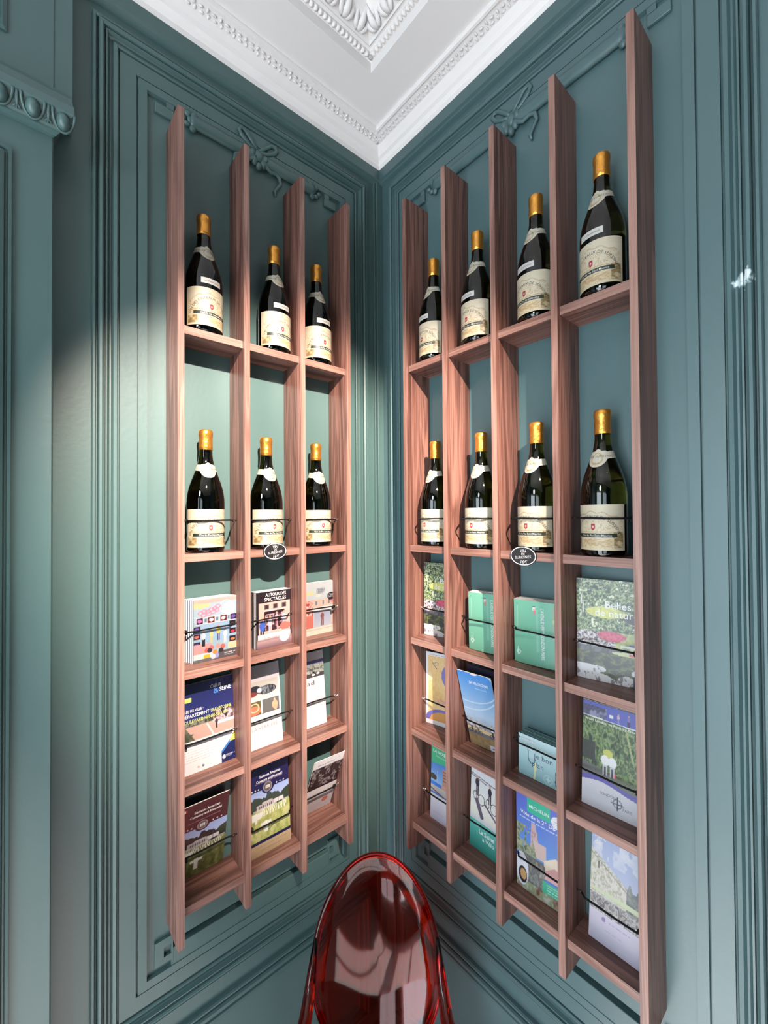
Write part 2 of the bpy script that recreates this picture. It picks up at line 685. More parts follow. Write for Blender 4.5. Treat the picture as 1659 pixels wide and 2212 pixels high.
sq(mb, [(D0, ZC), (D0 + .002, ZC + .026), (D0 + .018, ZC + .028), (D0 + .019, ZC + .032), (D0 + .026, ZC + .034), (D0 + .030, ZC + .030),
        (D0 + .034, ZC + .034), (D0 + .050, ZC + .040), (D0 + .068, ZC + .054), (D0 + .080, ZC + .072), (D0 + .084, ZC + .074), (D0 + .086, ZC + .086)])
k = D0 + .086
mb.add([(k, -k, ZC + .086), (RX - k, -k, ZC + .086), (RX - k, -RY + k, ZC + .086), (k, -RY + k, ZC + .086)], [(0, 3, 2, 1)])
ceil = tag(mb.build('ceiling', WHITE), kind='structure')

# scalloped bead row of the recess (small alike pieces past picking apart)
mb = MB()
n = 60
for i in range(n):
    t = D0 + 0.012 + i * 0.0135
    for p in ((t, -(D0 + .012)), (D0 + .012, -t)):
        mb.ell((p[0], p[1], ZC + .027), (.0068 if p[1] == -(D0 + .012) else .009, .009 if p[1] == -(D0 + .012) else .0068, .006), 6, 4)
tag(mb.build('scallop_row', WHITE, ceil, smooth='all'), kind='stuff')
# acanthus leaves in the cove
leafm = {}
for ax in (0, 1):
    for i in range(12):
        t = D0 + .075 + i * .047
        mb = MB()
        for s, ln, wd in ((0, .052, .010), (-1, .040, .007), (1, .040, .007)):
            pts = []
            for j in range(6):
                u = j / 5
                d = D0 + .036 + u * ln * .8
                z = ZC + .033 + (u ** 2) * .036 - .006 * math.sin(u * PI)
                side = s * (.004 + .013 * math.sin(u * 2.4))
                pts.append((t + side, -d, z) if ax == 0 else (d, -(t + side), z))
            mb.tube(pts, [wd * .35, wd * .8, wd, wd * .9, wd * .6, wd * .2], 6, flat=((0, 0, 1), .5))
        mb.build('acanthus_leaf', WHITE, ceil, smooth='all')

# cornice between wall and ceiling
co = empty('trim_cornice')
tag(co, kind='structure')
mb = MB()
sq(mb, [(0.0, 2.968), (.018, 2.970), (.019, 2.984), (.026, 2.993), (.034, 2.997), (.040, 3.006), (.046, 3.012), (.050, 3.016), (.080, 3.022),
        (.082, 3.018), (.088, 3.019), (.090, 3.026), (.090, ZC)])
mb.build('cornice_moulding', WHITE, co)
mb = MB()
for i in range(90):
    t = .06 + i * .016
    for ax in (0, 1):
        for s in (-1, 1):
            c = (t + s * .003, -(.059 + s * .006 + .004), 3.0165)
            if ax:
                c = (-c[1], -c[0], c[2])
            r_ = (.0065, .0036, .0011 + .0006 * ((i * 7) % 3))
            mb.ell(c, r_ if (i + s) % 2 else (r_[1], r_[0], r_[2]), 6, 4)
tag(mb.build('leaf_ornament', WHITE, co, smooth='all'), kind='stuff')

FR = [(0, 0), (0, .010), (.002, .014), (.006, .014), (.008, .011), (.0085, .001), (.0112, .001), (.0115, .014), (.0135, .019), (.018, .020), (.0215, .017),
      (.022, .004), (.0248, .004), (.025, .014), (.028, .014), (.0305, .006), (.034, .0015), (.037, .002), (.041, .009), (.047, .011), (.0492, .009),
      (.0495, .0005), (.0522, .0005), (.0525, .007), (.0855, .007), (.0857, .0003), (.0893, .0003), (.0895, .009), (.1075, .009), (.109, .0002)]
FR2 = [p for p in FR if p[0] <= .052] + [(.0525, .0002)]


def wall_trim(side, F, a_in, a_out, fa0, fa1, mat):
    T = empty('trim_panel_' + side)
    tag(T, kind='structure')
    mb = MB(F)
    mb.sweep_rect(a_in, a_out, .614, 2.898, FR)
    mb.build('panel_frame', mat, T)
    mb = MB(F)
    mb.sweep_rect(a_in, a_out, .16, .562, FR2)
    mb.build('lower_panel_frame', mat, T)
    # meander blocks in the four corners of the field
    h = .0075
    for s in (0, 1):
        def g(x0, x1):
            return (fa1 - x1, fa1 - x0) if s else (fa0 + x0, fa0 + x1)
        mb = MB(F)                       # top: block, with the slot left open above it
        a, b = g(.0155, .057)
        mb.box(a, b, .0003, h, 2.7535, 2.7765, .0012)
        a, b = g(.0405, .057)
        mb.box(a, b, .0003, h, 2.7765, 2.792, 0)
        mb.build('meander_block', mat, T)
        mb = MB(F)                       # bottom: block with a square eye
        for x0, x1, z0, z1 in ((.0155, .0345, .737, .793), (.0345, .0505, .737, .7515), (.0345, .0505, .7735, .793), (.0505, .0545, .7205, .793)):
            a, b = g(x0, x1)
            mb.box(a, b, .0003, h, z0, z1, 0)
        mb.build('meander_block', mat, T)
    mb = MB(F)                           # raised band between the lower blocks
    mb.box(fa0 + .0545, fa1 - .0545, .0003, h, .7205, .7615, .001)
    mb.build('lower_band', mat, T)
    # bound garland along the top with a ribbon bow
    c = (fa0 + fa1) / 2
    e0, e1 = fa0 + .095, fa1 - .095
    mb = MB(F)
    N = 40
    pts = [(e0 + (e1 - e0) * i / N, .006, 2.781 - .004 * abs(i / N - .5)) for i in range(N + 1)]
    rr = [.0172 + .0005 * math.sin(i * 2.1) for i in range(N + 1)]
    mb.tube(pts, rr, 10, flat=((0, 1, 0), .55))
    mb.build('garland', mat, T, smooth='all')
    mb = MB(F)                           # leaves that bind the roll
    for e, sg in ((e0, -1), (e1, 1)):
        for j, (dx, dz) in enumerate(((.0, .0), (.008, -.014), (.006, .013), (.018, -.003), (-.006, -.020), (-.010, .016))):
            mb.ell((e + sg * dx, .007, 2.779 + dz), (.009, .006, .006 if j % 2 else .009), 8, 6)
    mb.build('leaf_cluster', mat, T, smooth='all')
    for sg in (-1, 1):                   # bow loops and tails
        lp = [(c, .010, 2.797), (c + sg * .018, .010, 2.815), (c + sg * .036, .010, 2.834), (c + sg * .050, .010, 2.838), (c + sg * .055, .010, 2.828),
              (c + sg * .046, .010, 2.815), (c + sg * .024, .010, 2.802), (c + sg * .004, .010, 2.796)]
        mb = MB(F)
        mb.tube(lp, [.004, .0055, .006, .006, .006, .006, .005, .004], 7, flat=((0, 1, 0), .7))
        mb.build('ribbon_loop', mat, T, smooth='all')
        tl = [(c + sg * .004, .012, 2.785), (c + sg * .020, .013, 2.765), (c + sg * .034, .011, 2.757), (c + sg * .050, .009, 2.764), (c + sg * .064, .008, 2.757),
              (c + sg * .068, .007, 2.740), (c + sg * .058, .007, 2.727), (c + sg * .050, .007, 2.713), (c + sg * .054, .006, 2.701)]
        mb = MB(F)
        mb.tube(tl, [.005, .006, .0055, .006, .006, .0055, .005, .005, .003], 7, flat=((0, 1, 0), .7))
        mb.build('ribbon_tail', mat, T, smooth='all')
    mb = MB(F)
    for dx, dz, r_ in ((0, -.006, .014), (-.014, -.022, .010), (.012, -.024, .010), (0, -.034, .009), (-.020, -.006, .009), (.018, -.004, .009)):
        mb.ell((c + dx, .010, 2.790 + dz), (r_, .009, r_ * 1.2), 9, 7)
    mb.build('bow_knot', mat, T, smooth='all')


wall_trim('left', LW, .067, .833, .176, .724, TEAL)
wall_trim('right', RW, .0536, .9964, .1626, .8874, TEALR)

# picture rail, chair rail, baseboard, corner bead
for nm, F, mat, L in (('left', LW, TEAL, .86), ('right', RW, TEALR, RX)):
    mb = MB(F)
    mb.extrude([(0, 2.925), (.010, 2.929), (.011, 2.933), (.018, 2.936), (.018, 2.970), (0, 2.970)], 0.0, L)
    tag(mb.build('trim_rail_' + nm, mat), kind='structure')
    mb = MB(F)
    mb.extrude([(0, 0), (.02, 0), (.02, .085), (.012, .1), (0, .105)], 0.0, L)
    tag(mb.build('baseboard_' + nm, mat), kind='structure')
mb = MB()
mb.box(0, .0135, -.0255, 0, .1, 2.93, .001)
mb.box(0, .008, -.034, -.0285, .1, 2.93, .0008)
tag(mb.build('trim_corner', TEAL), kind='structure')
# further panel on the right wall
mb = MB(RW)
mb.sweep_rect(1.12, 2.9, .614, 2.898, FR)
tag(mb.build('trim_panel_far', TEALR), kind='structure')

# door surround at the far left
dr = empty('door_1')
tag(dr, kind='structure')
mb = MB(LW)
mb.box(.9017, 1.95, 0, .060, 0, 2.545, .002)
mb.build('door_casing', TEAL, dr)
mb = MB(LW)
mb.box(.869, 2.0, 0, .036, 2.60, 2.969, .001)
mb.box(.9005, 1.95, .036, .038, 2.60, 2.969, .0006)
mb.build('overdoor_board', TEAL, dr)
mb = MB(lambda a, w, z: LW(a, w + .038, z))
mb.sweep_rect(.972, 1.85, 2.715, 2.925, [(0, 0), (0, .004), (.006, .008), (.010, .002), (.016, .002), (.018, .009), (.030, .006), (.034, 0)])
mb.build('overdoor_moulding', TEAL, dr)
mb = MB(lambda a, w, z: LW(a, w + .060, z))
mb.sweep_rect(.9635, 1.85, .55, 2.478, [(0, .0005), (0, .007), (.004, .008), (.0065, .001), (.009, .001), (.011, .009), (.020, .013), (.030, .006), (.040, .0005)])
mb.build('door_moulding', TEAL, dr)
en = empty('trim_door_cornice')
tag(en, kind='structure')
mb = MB(LW)
pr = [(0, 2.5375), (.062, 2.5375), (.067, 2.538), (.068, 2.541), (.073, 2.542), (.074, 2.546), (.078, 2.548), (.084, 2.556), (.092, 2.566), (.1015, 2.570),
      (.100, 2.586), (.090, 2.590), (.088, 2.598), (.073, 2.608), (.070, 2.618), (.052, 2.632), (.050, 2.640), (.038, 2.656), (0, 2.656)]
# mitred return: the profile also turns the corner at its right end
n = len(pr)
vs = [((.9017 - max(0, w - .062) * .77) if z < 2.575 else .872, w, z) for w, z in pr] + [(2.0, w, z) for w, z in pr]
mb.add(vs, [(i, (i + 1) % n, n + (i + 1) % n, n + i) for i in range(n)] + [tuple(range(n))[::-1], tuple(range(n, 2 * n))])
mb.build('cornice_board', TEAL, en)
for i in range(7):
    a = .888 + i * .046
    mb = MB(LW)
    mb.ell((a, .088, 2.558), (.0115, .0135, .0160), 14, 10)
    mb.build('egg', TEAL, en, smooth='all')
    mb = MB(LW)
    pts = []
    for j in range(13):
        q = PI * j / 12
        pts.append((a + .0175 * math.cos(q), .100 - .024 * math.sin(q), 2.570 - .025 * math.sin(q)))
    mb.tube(pts, .0028, 7)
    mb.build('egg_surround', TEAL, en, smooth='all')
    mb = MB(LW)
    mb.tube([(a + .023, .100, 2.568), (a + .023, .090, 2.558), (a + .023, .080, 2.547)], [.002, .003, .0016], 6)
    for s in (-1, 1):
        mb.tube([(a + .023, .085, 2.553), (a + .023 + s * .006, .081, 2.548)], [.0022, .0012], 6)
    mb.build('dart', TEAL, en, smooth='all')

# ================================================================== WALL SHELVES
DEP = 0.0975
TH = 0.01435
ZT, ZB = 2.717, 0.827
SH = [2.2235, 1.7001, 1.4333, 1.1704, 0.9044]
TS = 0.0183
LU = [.6831, .5288, .3715, .2174]                    # outer faces of the uprights
RU = [.2276, .3791, .5324, .6840, .8369]


def shelf_unit(name, F, U, woodh, label):
    a = (U[0] + U[-1]) / 2
    root = empty(name, F(a, 0, ZB))
    tag(root, label, 'wall shelf')
    inv = Vector(F(a, 0, ZB))
    G = lambda x, y, z: tuple(Vector(F(x, y, z)) - inv)
    for i, u in enumerate(U):
        mb = MB(G)
        mb.box(u - TH, u, .0005, DEP - .0006, ZB, ZT)
        up_ = mb.build('upright', WOODZ[i % 3], root)
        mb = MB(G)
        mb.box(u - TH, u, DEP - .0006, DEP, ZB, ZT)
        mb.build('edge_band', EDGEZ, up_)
    V = sorted(U)
    for i in range(len(V) - 1):
        for z in SH:
            mb = MB(G)
            mb.box(V[i] + .0001, V[i + 1] - TH - .0001, .0005, DEP - .0110, z - TS, z)
            sh_ = mb.build('shelf', woodh, root)
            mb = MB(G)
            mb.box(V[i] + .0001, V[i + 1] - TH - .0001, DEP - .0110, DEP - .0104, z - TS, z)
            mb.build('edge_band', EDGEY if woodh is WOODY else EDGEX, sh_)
    return root


shelf_unit('wall_shelf', LW, LU, WOODY, 'walnut wall shelf with three bays, on the wall left of the corner')
shelf_unit('wall_shelf', RW, RU, WOODX, 'walnut wall shelf with four bays, on the wall right of the corner')

LB = [(.66875, .5288), (.51445, .3715), (.35715, .2174)]            # bays, left edge to right edge as seen
RB = [(.2276, .36475), (.3791, .51805), (.5324, .66965), (.6840, .82255)]

# ================================================================== BOTTLES
BP = [(.012, .0035), (.030, .0015), (.037, 0), (.0405, .0015), (.0425, .006), (.043, .015), (.043, .118), (.0426, .128), (.0412, .140), (.0388, .152), (.0355, .164),
      (.0315, .176), (.0272, .188), (.0230, .200), (.0193, .212), (.0168, .224), (.0155, .236), (.0150, .250), (.0150, .292)]


def rad(z):
    for (r0, z0), (r1, z1) in zip(BP[5:], BP[6:]):
        if z0 <= z <= z1:
            return r0 + (r1 - r0) * (z - z0) / (z1 - z0)
    return .043


def bottle_proto(name, upper):
    root = empty(name)
    mb = MB()
    mb.lathe(BP, 40)
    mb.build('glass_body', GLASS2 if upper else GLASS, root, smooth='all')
    mb = MB()
    mb.lathe([(.0154, .2465), (.0160, .2467), (.0158, .255), (.0156, .262), (.0159, .264), (.0156, .266), (.0156, .279), (.0163, .2815), (.0166, .286), (.0164, .291),
              (.0155, .2945), (.013, .2962), (.006, .297)], 28)
    mb.build('foil_capsule', FOIL, root, smooth='all')
    R0 = .0434
    # main label: printed drawing wrapped round the body
    W, H = 2 * 1.42 * R0, .090
    z0 = .0125
    A = Art(W, H, 110, (240, 228, 200))
    A.grad(.0, .85, (238, 222, 186), (243, 233, 208))
    dr_ = A.fbm(16, 3, .7)
    for lv, colr in ((.42, (196, 160, 104)), (.50, (206, 170, 120)), (.58, (176, 140, 92))):
        A.put((np.abs(dr_ - lv) < .010) & (A.y < .74) & (A.y > .04) & (A.x > .05) & (A.x < .95), colr, .75)
    hill = .74 + .10 * np.sin(A.x * 5.2 - 1.0) + .02 * np.sin(A.x * 31)
    A.put((np.abs(A.y - hill) < .010) & (A.x > .2) & (A.x < .9), (200, 168, 122), .8)
    A.tex((A.y > .06) & (A.y < .26) & (A.x < .24) & (A.x > .03), [(226, 204, 160), (150, 122, 78), (214, 186, 138)], 9, 5)
    A.tex((A.y > .06) & (A.y < .40) & (A.x > .80) & (A.x < .97), [(230, 208, 166), (140, 116, 74), (214, 186, 138)], 9, 8)
    A.tex((A.y > .07) & (A.y < .24) & (A.x > .26) & (A.x < .78), [(240, 224, 186), (206, 172, 122), (240, 224, 190), (214, 184, 130)], 10, 11)
    A.rect(.04, .96, .395, .402, (196, 160, 110))
    A.rect(.16, .86, .285, .365, (24, 44, 30))
    # shield
    sx, sy = .50, .52
    d = (np.abs(A.x - sx) < .036 * np.sqrt(np.clip((A.y - sy + .085) / .06, 0, 1))) & (A.y < sy + .065) & (A.y > sy - .085)
    A.put(d, (186, 40, 56))
    A.ell(sx, sy - .005, .013, .03, (244, 226, 216))

    def wrap(R_, x, z):
        t = x / R_
        return (R_ * math.sin(t), -R_ * math.cos(t), z)
    nx, ny = A.nx, A.ny
    T = (A.x - .5) * W / R0
    co_ = np.stack([R0 * np.sin(T), -R0 * np.cos(T), z0 + A.y * H], -1)
    me = grid_mesh('main_label', A, lambda X, Z: X * 0, LABELM, W, H)
    me.vertices.foreach_set('co', co_.reshape(-1, 3).ravel())
    me.update()
    ml = link('main_label', me, root)
    mp = lambda x, y: wrap(R0 + .0002, x, z0 + y)
    its = [('VIN DES COTEAUX DE SURESNES', 0, .0640, .0082, (58, 50, 44), dict(arc=.050, align='CENTER', space=1.08)),
           ('Clos du Pas Saint Maurice', .004, .0272, .0058, (250, 250, 244), dict(align='CENTER', bold=.0054))]
    link('lettering', text_mesh('lettering', its, mp, LABELM), ml)
    # neck label: a band with a shield hanging from it
    nmb = MB()
    NT, NZ = 150, 56
    za, zb = .1755, .2165
    vid = {}
    vs, fs, cs = [], [], []

    def inside(t, z):
        lo = .1915 + .003 * abs(t)
        hi = .2075 + .002 * abs(t)
        if abs(t) < .78:
            u = t / .78
            lo2 = .1775 + .016 * (abs(u) ** 2.2)
            hi2 = .2150 - .007 * abs(u) if abs(u) < .35 else .2105
            return lo2 <= z <= hi2 or lo <= z <= hi
        return abs(t) < 1.75 and lo <= z <= hi
    for i in range(NT):
        for j in range(NZ):
            t = -1.8 + 3.6 * (i + .5) / NT
            z = za + (zb - za) * (j + .5) / NZ
            if not inside(t, z):
                continue
            q = []
            for di, dj in ((0, 0), (1, 0), (1, 1), (0, 1)):
                key = (i + di, j + dj)
                if key not in vid:
                    tt = -1.8 + 3.6 * key[0] / NT
                    zz = za + (zb - za) * key[1] / NZ
                    r_ = rad(zz) + .0005
                    vid[key] = len(vs)
                    vs.append((r_ * math.sin(tt), -r_ * math.cos(tt), zz))
                    ring = abs(math.hypot(tt / .42, (zz - .195) / .0115) - 1)
                    cs.append((226, 204, 156) if ring < .13 else (244, 236, 216))
                q.append(vid[key])
            fs.append(tuple(q))
    nmb.v, nmb.q, nmb.c = vs, fs, cs
    nl = link('neck_label', nmb.mesh('neck_label', LABELM, 'all'), root)

    def nmap(x, y):
        r_ = rad(y) + .0009
        return (r_ * math.sin(x / .024), -r_ * math.cos(x / .024), y)
    link('lettering', text_mesh('lettering', [('VIN DE SURESNES', 0, .1975, .0062, (96, 84, 70), dict(align='CENTER', space=1.25)),
                                              ('2018', 0, .1835, .0052, (214, 130, 110), dict(align='CENTER'))], nmap, LABELM), nl)
    if upper:
        mb = MB()
        n_ = 16
        vs, cs = [], []
        for j in (0, 1):
            for i in range(n_ + 1):
                t = -.56 + 1.12 * i / n_
                z = .1125 + j * .0135
                r_ = rad(z) + .0006
                vs.append((r_ * math.sin(t), -r_ * math.cos(t), z))
        mb.add(vs, [(i, i + 1, n_ + 2 + i, n_ + 1 + i) for i in range(n_)], (240, 238, 232))
        sl = link('small_label', mb.mesh('small_label', LABELM, 'all'), root)

        def smap(x, y):
            r_ = rad(y) + .0009
            return (r_ * math.sin(x / .043), -r_ * math.cos(x / .043), y)
        link('lettering', text_mesh('lettering', [('Le Chardonnay', 0, .1172, .0058, (150, 140, 134), dict(align='CENTER', shear=.4))], smap, LABELM), sl)
    return root


protoL = bottle_proto('wine_bottle', False)
protoU = bottle_proto('wine_bottle', True)
first = {0: True, 1: True}
ORD = ['', 'second', 'third', 'fourth']


def place_bottle(upper, side, a, label, dz=0.0):
    p = protoU if upper else protoL
    if first[upper]:
        first[upper] = False
        o = p
    else:
        o = copy_tree(p)
    F = LW if side == 'L' else RW
    o.location = F(a, .048, (SH[0] if upper else SH[1]) + .0003)
    o.rotation_euler = (0, 0, (PI / 2 if side == 'L' else 0) + math.radians(dz))
    tag(o, label, 'bottle', 'white wine bottles on the two wall shelves')
    return o


UPL = [(.610, 6, 'wine bottle on the top shelf of the left unit, leftmost bay'),
       (.424, 4, 'wine bottle on the top shelf of the left unit, middle bay'),
       (.290, 2, 'wine bottle on the top shelf of the left unit, nearest the corner')]
for a, r_, lb in UPL:
    place_bottle(1, 'L', a, lb, r_)
for a, r_, lb in [(.292, -12, 'wine bottle on the top shelf of the right unit, nearest the corner'),
                  (.446, -8, 'wine bottle on the top shelf of the right unit, second bay'),
                  (.611, -10, 'wine bottle on the top shelf of the right unit, third bay'),
                  (.757, -9, 'largest looking wine bottle, on the top shelf at the far right bay')]:
    place_bottle(1, 'R', a, lb, r_)
for a, r_, lb in [(.606, -3, 'white wine bottle behind the elastic cord, above the cartoon street magazines'),
                  (.449, 4, 'white wine bottle behind a cord in the left unit, just above the oval price tag'),
                  (.294, -4, 'corded wine bottle on the left unit, in the bay nearest the corner')]:
    place_bottle(0, 'L', a, lb, r_)
for a, r_, lb in [(.293, -6, 'corded wine bottle on the right unit, in the bay nearest the corner'),
                  (.452, -2, 'white wine bottle behind a cord, above the left stack of sea green booklets'),
                  (.606, -6, 'white wine bottle behind a cord, just above the oval tag of the right unit'),
                  (.752, -5, 'white wine bottle behind a cord at the far right, above the garden magazine')]:
    place_bottle(0, 'R', a, lb, r_)

# ================================================================== PRICE TAGS


def price_tag(F, side, a, w, z, label):
    root = empty('price_tag', F(a, w, z), PI / 2 if side == 'L' else 0)
    tag(root, label, 'price tag', 'oval black price tags')
    rx_, rz_ = .033, .0225
    n_ = 40
    mb = MB()
    vs = []
    for y in (-.0015, .0005):
        vs += [(rx_ * math.cos(2 * PI * k / n_), y, rz_ * math.sin(2 * PI * k / n_)) for k in range(n_)]
    mb.add(vs, [tuple(range(n_)), tuple(range(n_, 2 * n_))[::-1]] + [(k, n_ + k, n_ + (k + 1) % n_, (k + 1) % n_) for k in range(n_)])
    pl_ = mb.build('plate', BLACKP, root)
    mb = MB()
    mb.tube([(.0305 * math.cos(2 * PI * k / n_), -.0016, .0200 * math.sin(2 * PI * k / n_)) for k in range(n_)], .0008, 6, flat=((0, 1, 0), .4), closed=True)
    mb.build('white_rim', CHALK, pl_)
    its = [('VIN', 0, .0085, 0.0095, (245, 245, 245), dict(align='CENTER', bold=.004, shear=.1)),
           ('DE', .000, .0025, 0.0070, (245, 245, 245), dict(align='CENTER', bold=.004, shear=.1)),
           ('SURESNES', 0, -.0055, 0.0090, (245, 245, 245), dict(align='CENTER', bold=.004, rot=.09, shear=.1)),
           ('16€', .001, -.0165, 0.0108, (245, 245, 245), dict(align='CENTER', bold=.004, shear=.15))]
    link('lettering', text_mesh('lettering', its, lambda x, y: (x, -.0019, y), PRINT), pl_)


price_tag(LW, 'L', .4445, .0893, 1.6945, 'oval black price tag on the left unit, under its middle bottle')
price_tag(RW, 'R', .5935, .0893, 1.6915, 'oval black price tag on the right unit, under the bottle of its third bay')

# ================================================================== BROCHURES
flat = lambda X, Z: X * 0


def bulge(amt, W):
    return lambda X, Z: -amt * (1 - (2 * X / W) ** 2)


def slab_mesh(name, W, H, T, bend, edge=(238, 236, 232), spine=None, back=None):
    """pages of a booklet: front at y=0, back at y=T"""
    mb = MB()
    n_ = 10
    xs_ = np.linspace(-W / 2, W / 2, n_ + 1)
    vs = []
    for z in (0, H):
        for y in (0, T):
            for x in xs_:
                vs.append((x, float(bend(np.array(x), z)) + y, z))
    m_ = n_ + 1
    fs = []
    for i in range(n_):
        fs.append((i, i + 1, 2 * m_ + i + 1, 2 * m_ + i))
        fs.append((m_ + i, 3 * m_ + i, 3 * m_ + i + 1, m_ + i + 1))
        fs.append((i, m_ + i, m_ + i + 1, i + 1))
        fs.append((2 * m_ + i, 2 * m_ + i + 1, 3 * m_ + i + 1, 3 * m_ + i))
    fs.append((m_ - 1, 2 * m_ - 1, 4 * m_ - 1, 3 * m_ - 1))
    fs.append((0, 2 * m_, 3 * m_, m_))
    mb.add(vs, fs, edge)
    if spine is not None:      # coloured cover folded round the left edge
        b = float(bend(np.array(-W / 2), 0))
        mb.box(-W / 2 - .0004, -W / 2 + .0006, b - .0001, b + T + .0001, .0002, H - .0004, 0, spine)
    if back is not None:
        mb.box(-W / 2, W / 2, T, T + .0003, 0, H, 0, back)
    return mb.mesh(name, PAPER)


def mat_for(side, al, wl, ar, wr, z, lean, tilt, T):
    F = LW if side == 'L' else RW
    L, R = Vector(F(al, wl, z)), Vector(F(ar, wr, z))
    X = (R - L).normalized()
    Z = Vector((0, 0, 1))
    Y = Z.cross(X)
    if lean:
        Z2 = Z * math.cos(lean) + Y * math.sin(lean)
        Y2 = Y * math.cos(lean) - Z * math.sin(lean)
    else:
        Z2, Y2 = Z, Y
    X2 = X * math.cos(tilt) + Z2 * math.sin(tilt)
    Z3 = -X * math.sin(tilt) + Z2 * math.cos(tilt)
    m = Matrix((X2, Y2, Z3)).transposed().to_4x4()
    m.translation = (L + R) / 2
    return m, X, Y


ORDN = ['first', 'second', 'third', 'fourth', 'fifth', 'sixth', 'seventh']


def booklet(name, label, side, shelf, al, wl, ar, wr, H, T, art, texts, wtop=None, tilt=0.0, bend=None, bendw=0.0, n=1, pitch=.005,
            spine=None, edge=(238, 236, 232), group=None, cat='brochure', copy_label=None, dz=.0004, jig=.0015, slide=0.0):
    W = abs(al - ar) if side == 'L' else abs(ar - al)
    W = math.hypot(W, wr - wl)
    bf = bulge(bendw, W) if bendw else flat
    lean = math.asin(max(-.9, min(.9, ((wl + wr) / 2 - wtop) / H))) if wtop is not None else 0.0
    z = SH[shelf - 1] + dz + (T * math.sin(lean) if lean > 0 else 0) + abs(math.sin(tilt)) * W / 2
    m, X, Y = mat_for(side, al, wl, ar, wr, z, lean, tilt, T)
    root = empty(name)
    root.matrix_world = m
    tag(root, label, cat, group)
    pg = slab_mesh('pages', W, H, T, bf, edge, spine)
    link('pages', pg, root)
    art.W, art.H = W, H
    cv = link('front_cover', grid_mesh('front_cover', art, bf, PRINT, W, H), root)
    if texts:
        def mp(x, y):
            xx = x - W / 2
            return (xx, float(bf(np.array(xx), y)) - .0005, y)
        link('lettering', text_mesh('lettering', texts, mp, PRINT), cv)
    for i in range(1, n):
        o = link(name, pg)
        mm = m.copy()
        mm.translation = m.translation + Y * (pitch * i) + X * (rnd.uniform(-jig, jig) + slide * i) + Vector((0, 0, rnd.uniform(0, jig)))
        o.matrix_world = mm
        tag(o, ('%s copy from the front, %s' % (ORDN[i], copy_label)) if n > 2 else 'rear copy, ' + copy_label, cat, copy_label)
    return root


WHT = (250, 250, 250)
# ---- A  cartoon street magazine (left unit, bay 1)
A = Art(.107, .151, 84, (176, 206, 226))
A.grad(.62, 1, (188, 216, 234), (196, 220, 236))
A.rect(0, 1, .93, 1, (244, 206, 196)); A.ell(.15, .90, .22, .045, (250, 226, 170)); A.ell(.55, .955, .5, .03, (248, 196, 190))
A.ell(.80, .80, .15, .10, (252, 252, 252)); A.ell(.74, .84, .15, .105, (236, 246, 250), ring=.05)
for i in range(3): A.words(.70, .90, .77 + i * .025, .007, (190, 200, 205), i)
for i, (cx, cy) in enumerate(((.16, .78), (.24, .80), (.32, .79), (.40, .82), (.48, .83), (.55, .86), (.22, .74), (.34, .755), (.44, .775), (.52, .80))):
    A.ell(cx, cy, .055, .028, (240, 160, 190), ring=.28)
A.rect(.05, .95, .60, .71, (250, 246, 246)); A.rect(.08, .92, .30, .595, (170, 206, 238))
for i, (x, c2, c3) in enumerate(((.06, (44, 30, 70), (236, 130, 210)), (.32, (120, 20, 40), (250, 250, 250)), (.60, (120, 30, 44), (250, 250, 250)), (.84, (40, 26, 60), (120, 90, 190)))):
    A.rect(x, x + .15, .61, .70, c2); A.ell(x + .075, .655, .05, .028, c3)
for x in (.23, .49, .76): A.rect(x, x + .08, .615, .69, (190, 206, 222)); A.rect(x + .02, x + .06, .63, .68, (110, 140, 170))
for y, c3 in ((.50, (60, 60, 80)), (.38, (220, 60, 80)), (.25, (240, 140, 90))):
    A.rect(.82, .97, y - .005, y + .085, (40, 24, 36)); A.ell(.895, y + .03, .05, .022, c3)
    A.rect(.01, .15, y - .01, y + .075, (52, 26, 40)); A.ell(.07, y + .03, .05, .022, ((250, 120, 120), (230, 120, 170), (130, 110, 210))[int(y * 10) % 3])
A.rect(0, .40, .12, .28, (236, 176, 178)); A.rect(0, .45, .05, .13, (250, 250, 252)); A.rect(.78, 1, .13, .23, (250, 226, 186))
A.rect(0, 1, 0, .05, (110, 116, 124)); A.rect(.55, 1, 0, .12, (96, 92, 100)); A.words(.70, .96, .065, .016, WHT, 3); A.words(.70, .92, .035, .014, WHT, 4)
A.man(.22, .24, .26, (248, 248, 248), (40, 40, 44)); A.man(.56, .30, .26, (244, 216, 90), (90, 66, 140)); A.man(.40, .28, .22, (236, 226, 140), (230, 214, 130)); A.man(.72, .24, .24, (250, 250, 252), (230, 232, 236))
for x, y, c in ((.40, .20, (236, 130, 130)), (.55, .21, (244, 170, 160)), (.66, .19, (240, 120, 110)), (.30, .17, (226, 110, 110)), (.48, .12, (246, 160, 80)), (.52, .06, (170, 176, 236)), (.44, .05, (230, 232, 250)), (.62, .13, (60, 50, 60)), (.36, .16, (60, 56, 70))):
    A.ell(x, y, .055, .04, c)
A.rect(.22, .36, .05, .11, (248, 206, 60))
A.c = A.c * .84
booklet('magazine', 'pale blue cartoon street magazine at the front of its stack, left unit', 'L', 3, .634, .0445, .527, .0415, .151, .0042, A, [], n=7, pitch=.0054, slide=-.0026, jig=.0006,
        spine=(58, 78, 104), cat='magazine', group='front copies of the magazines', copy_label='stack of pale blue cartoon street magazines')
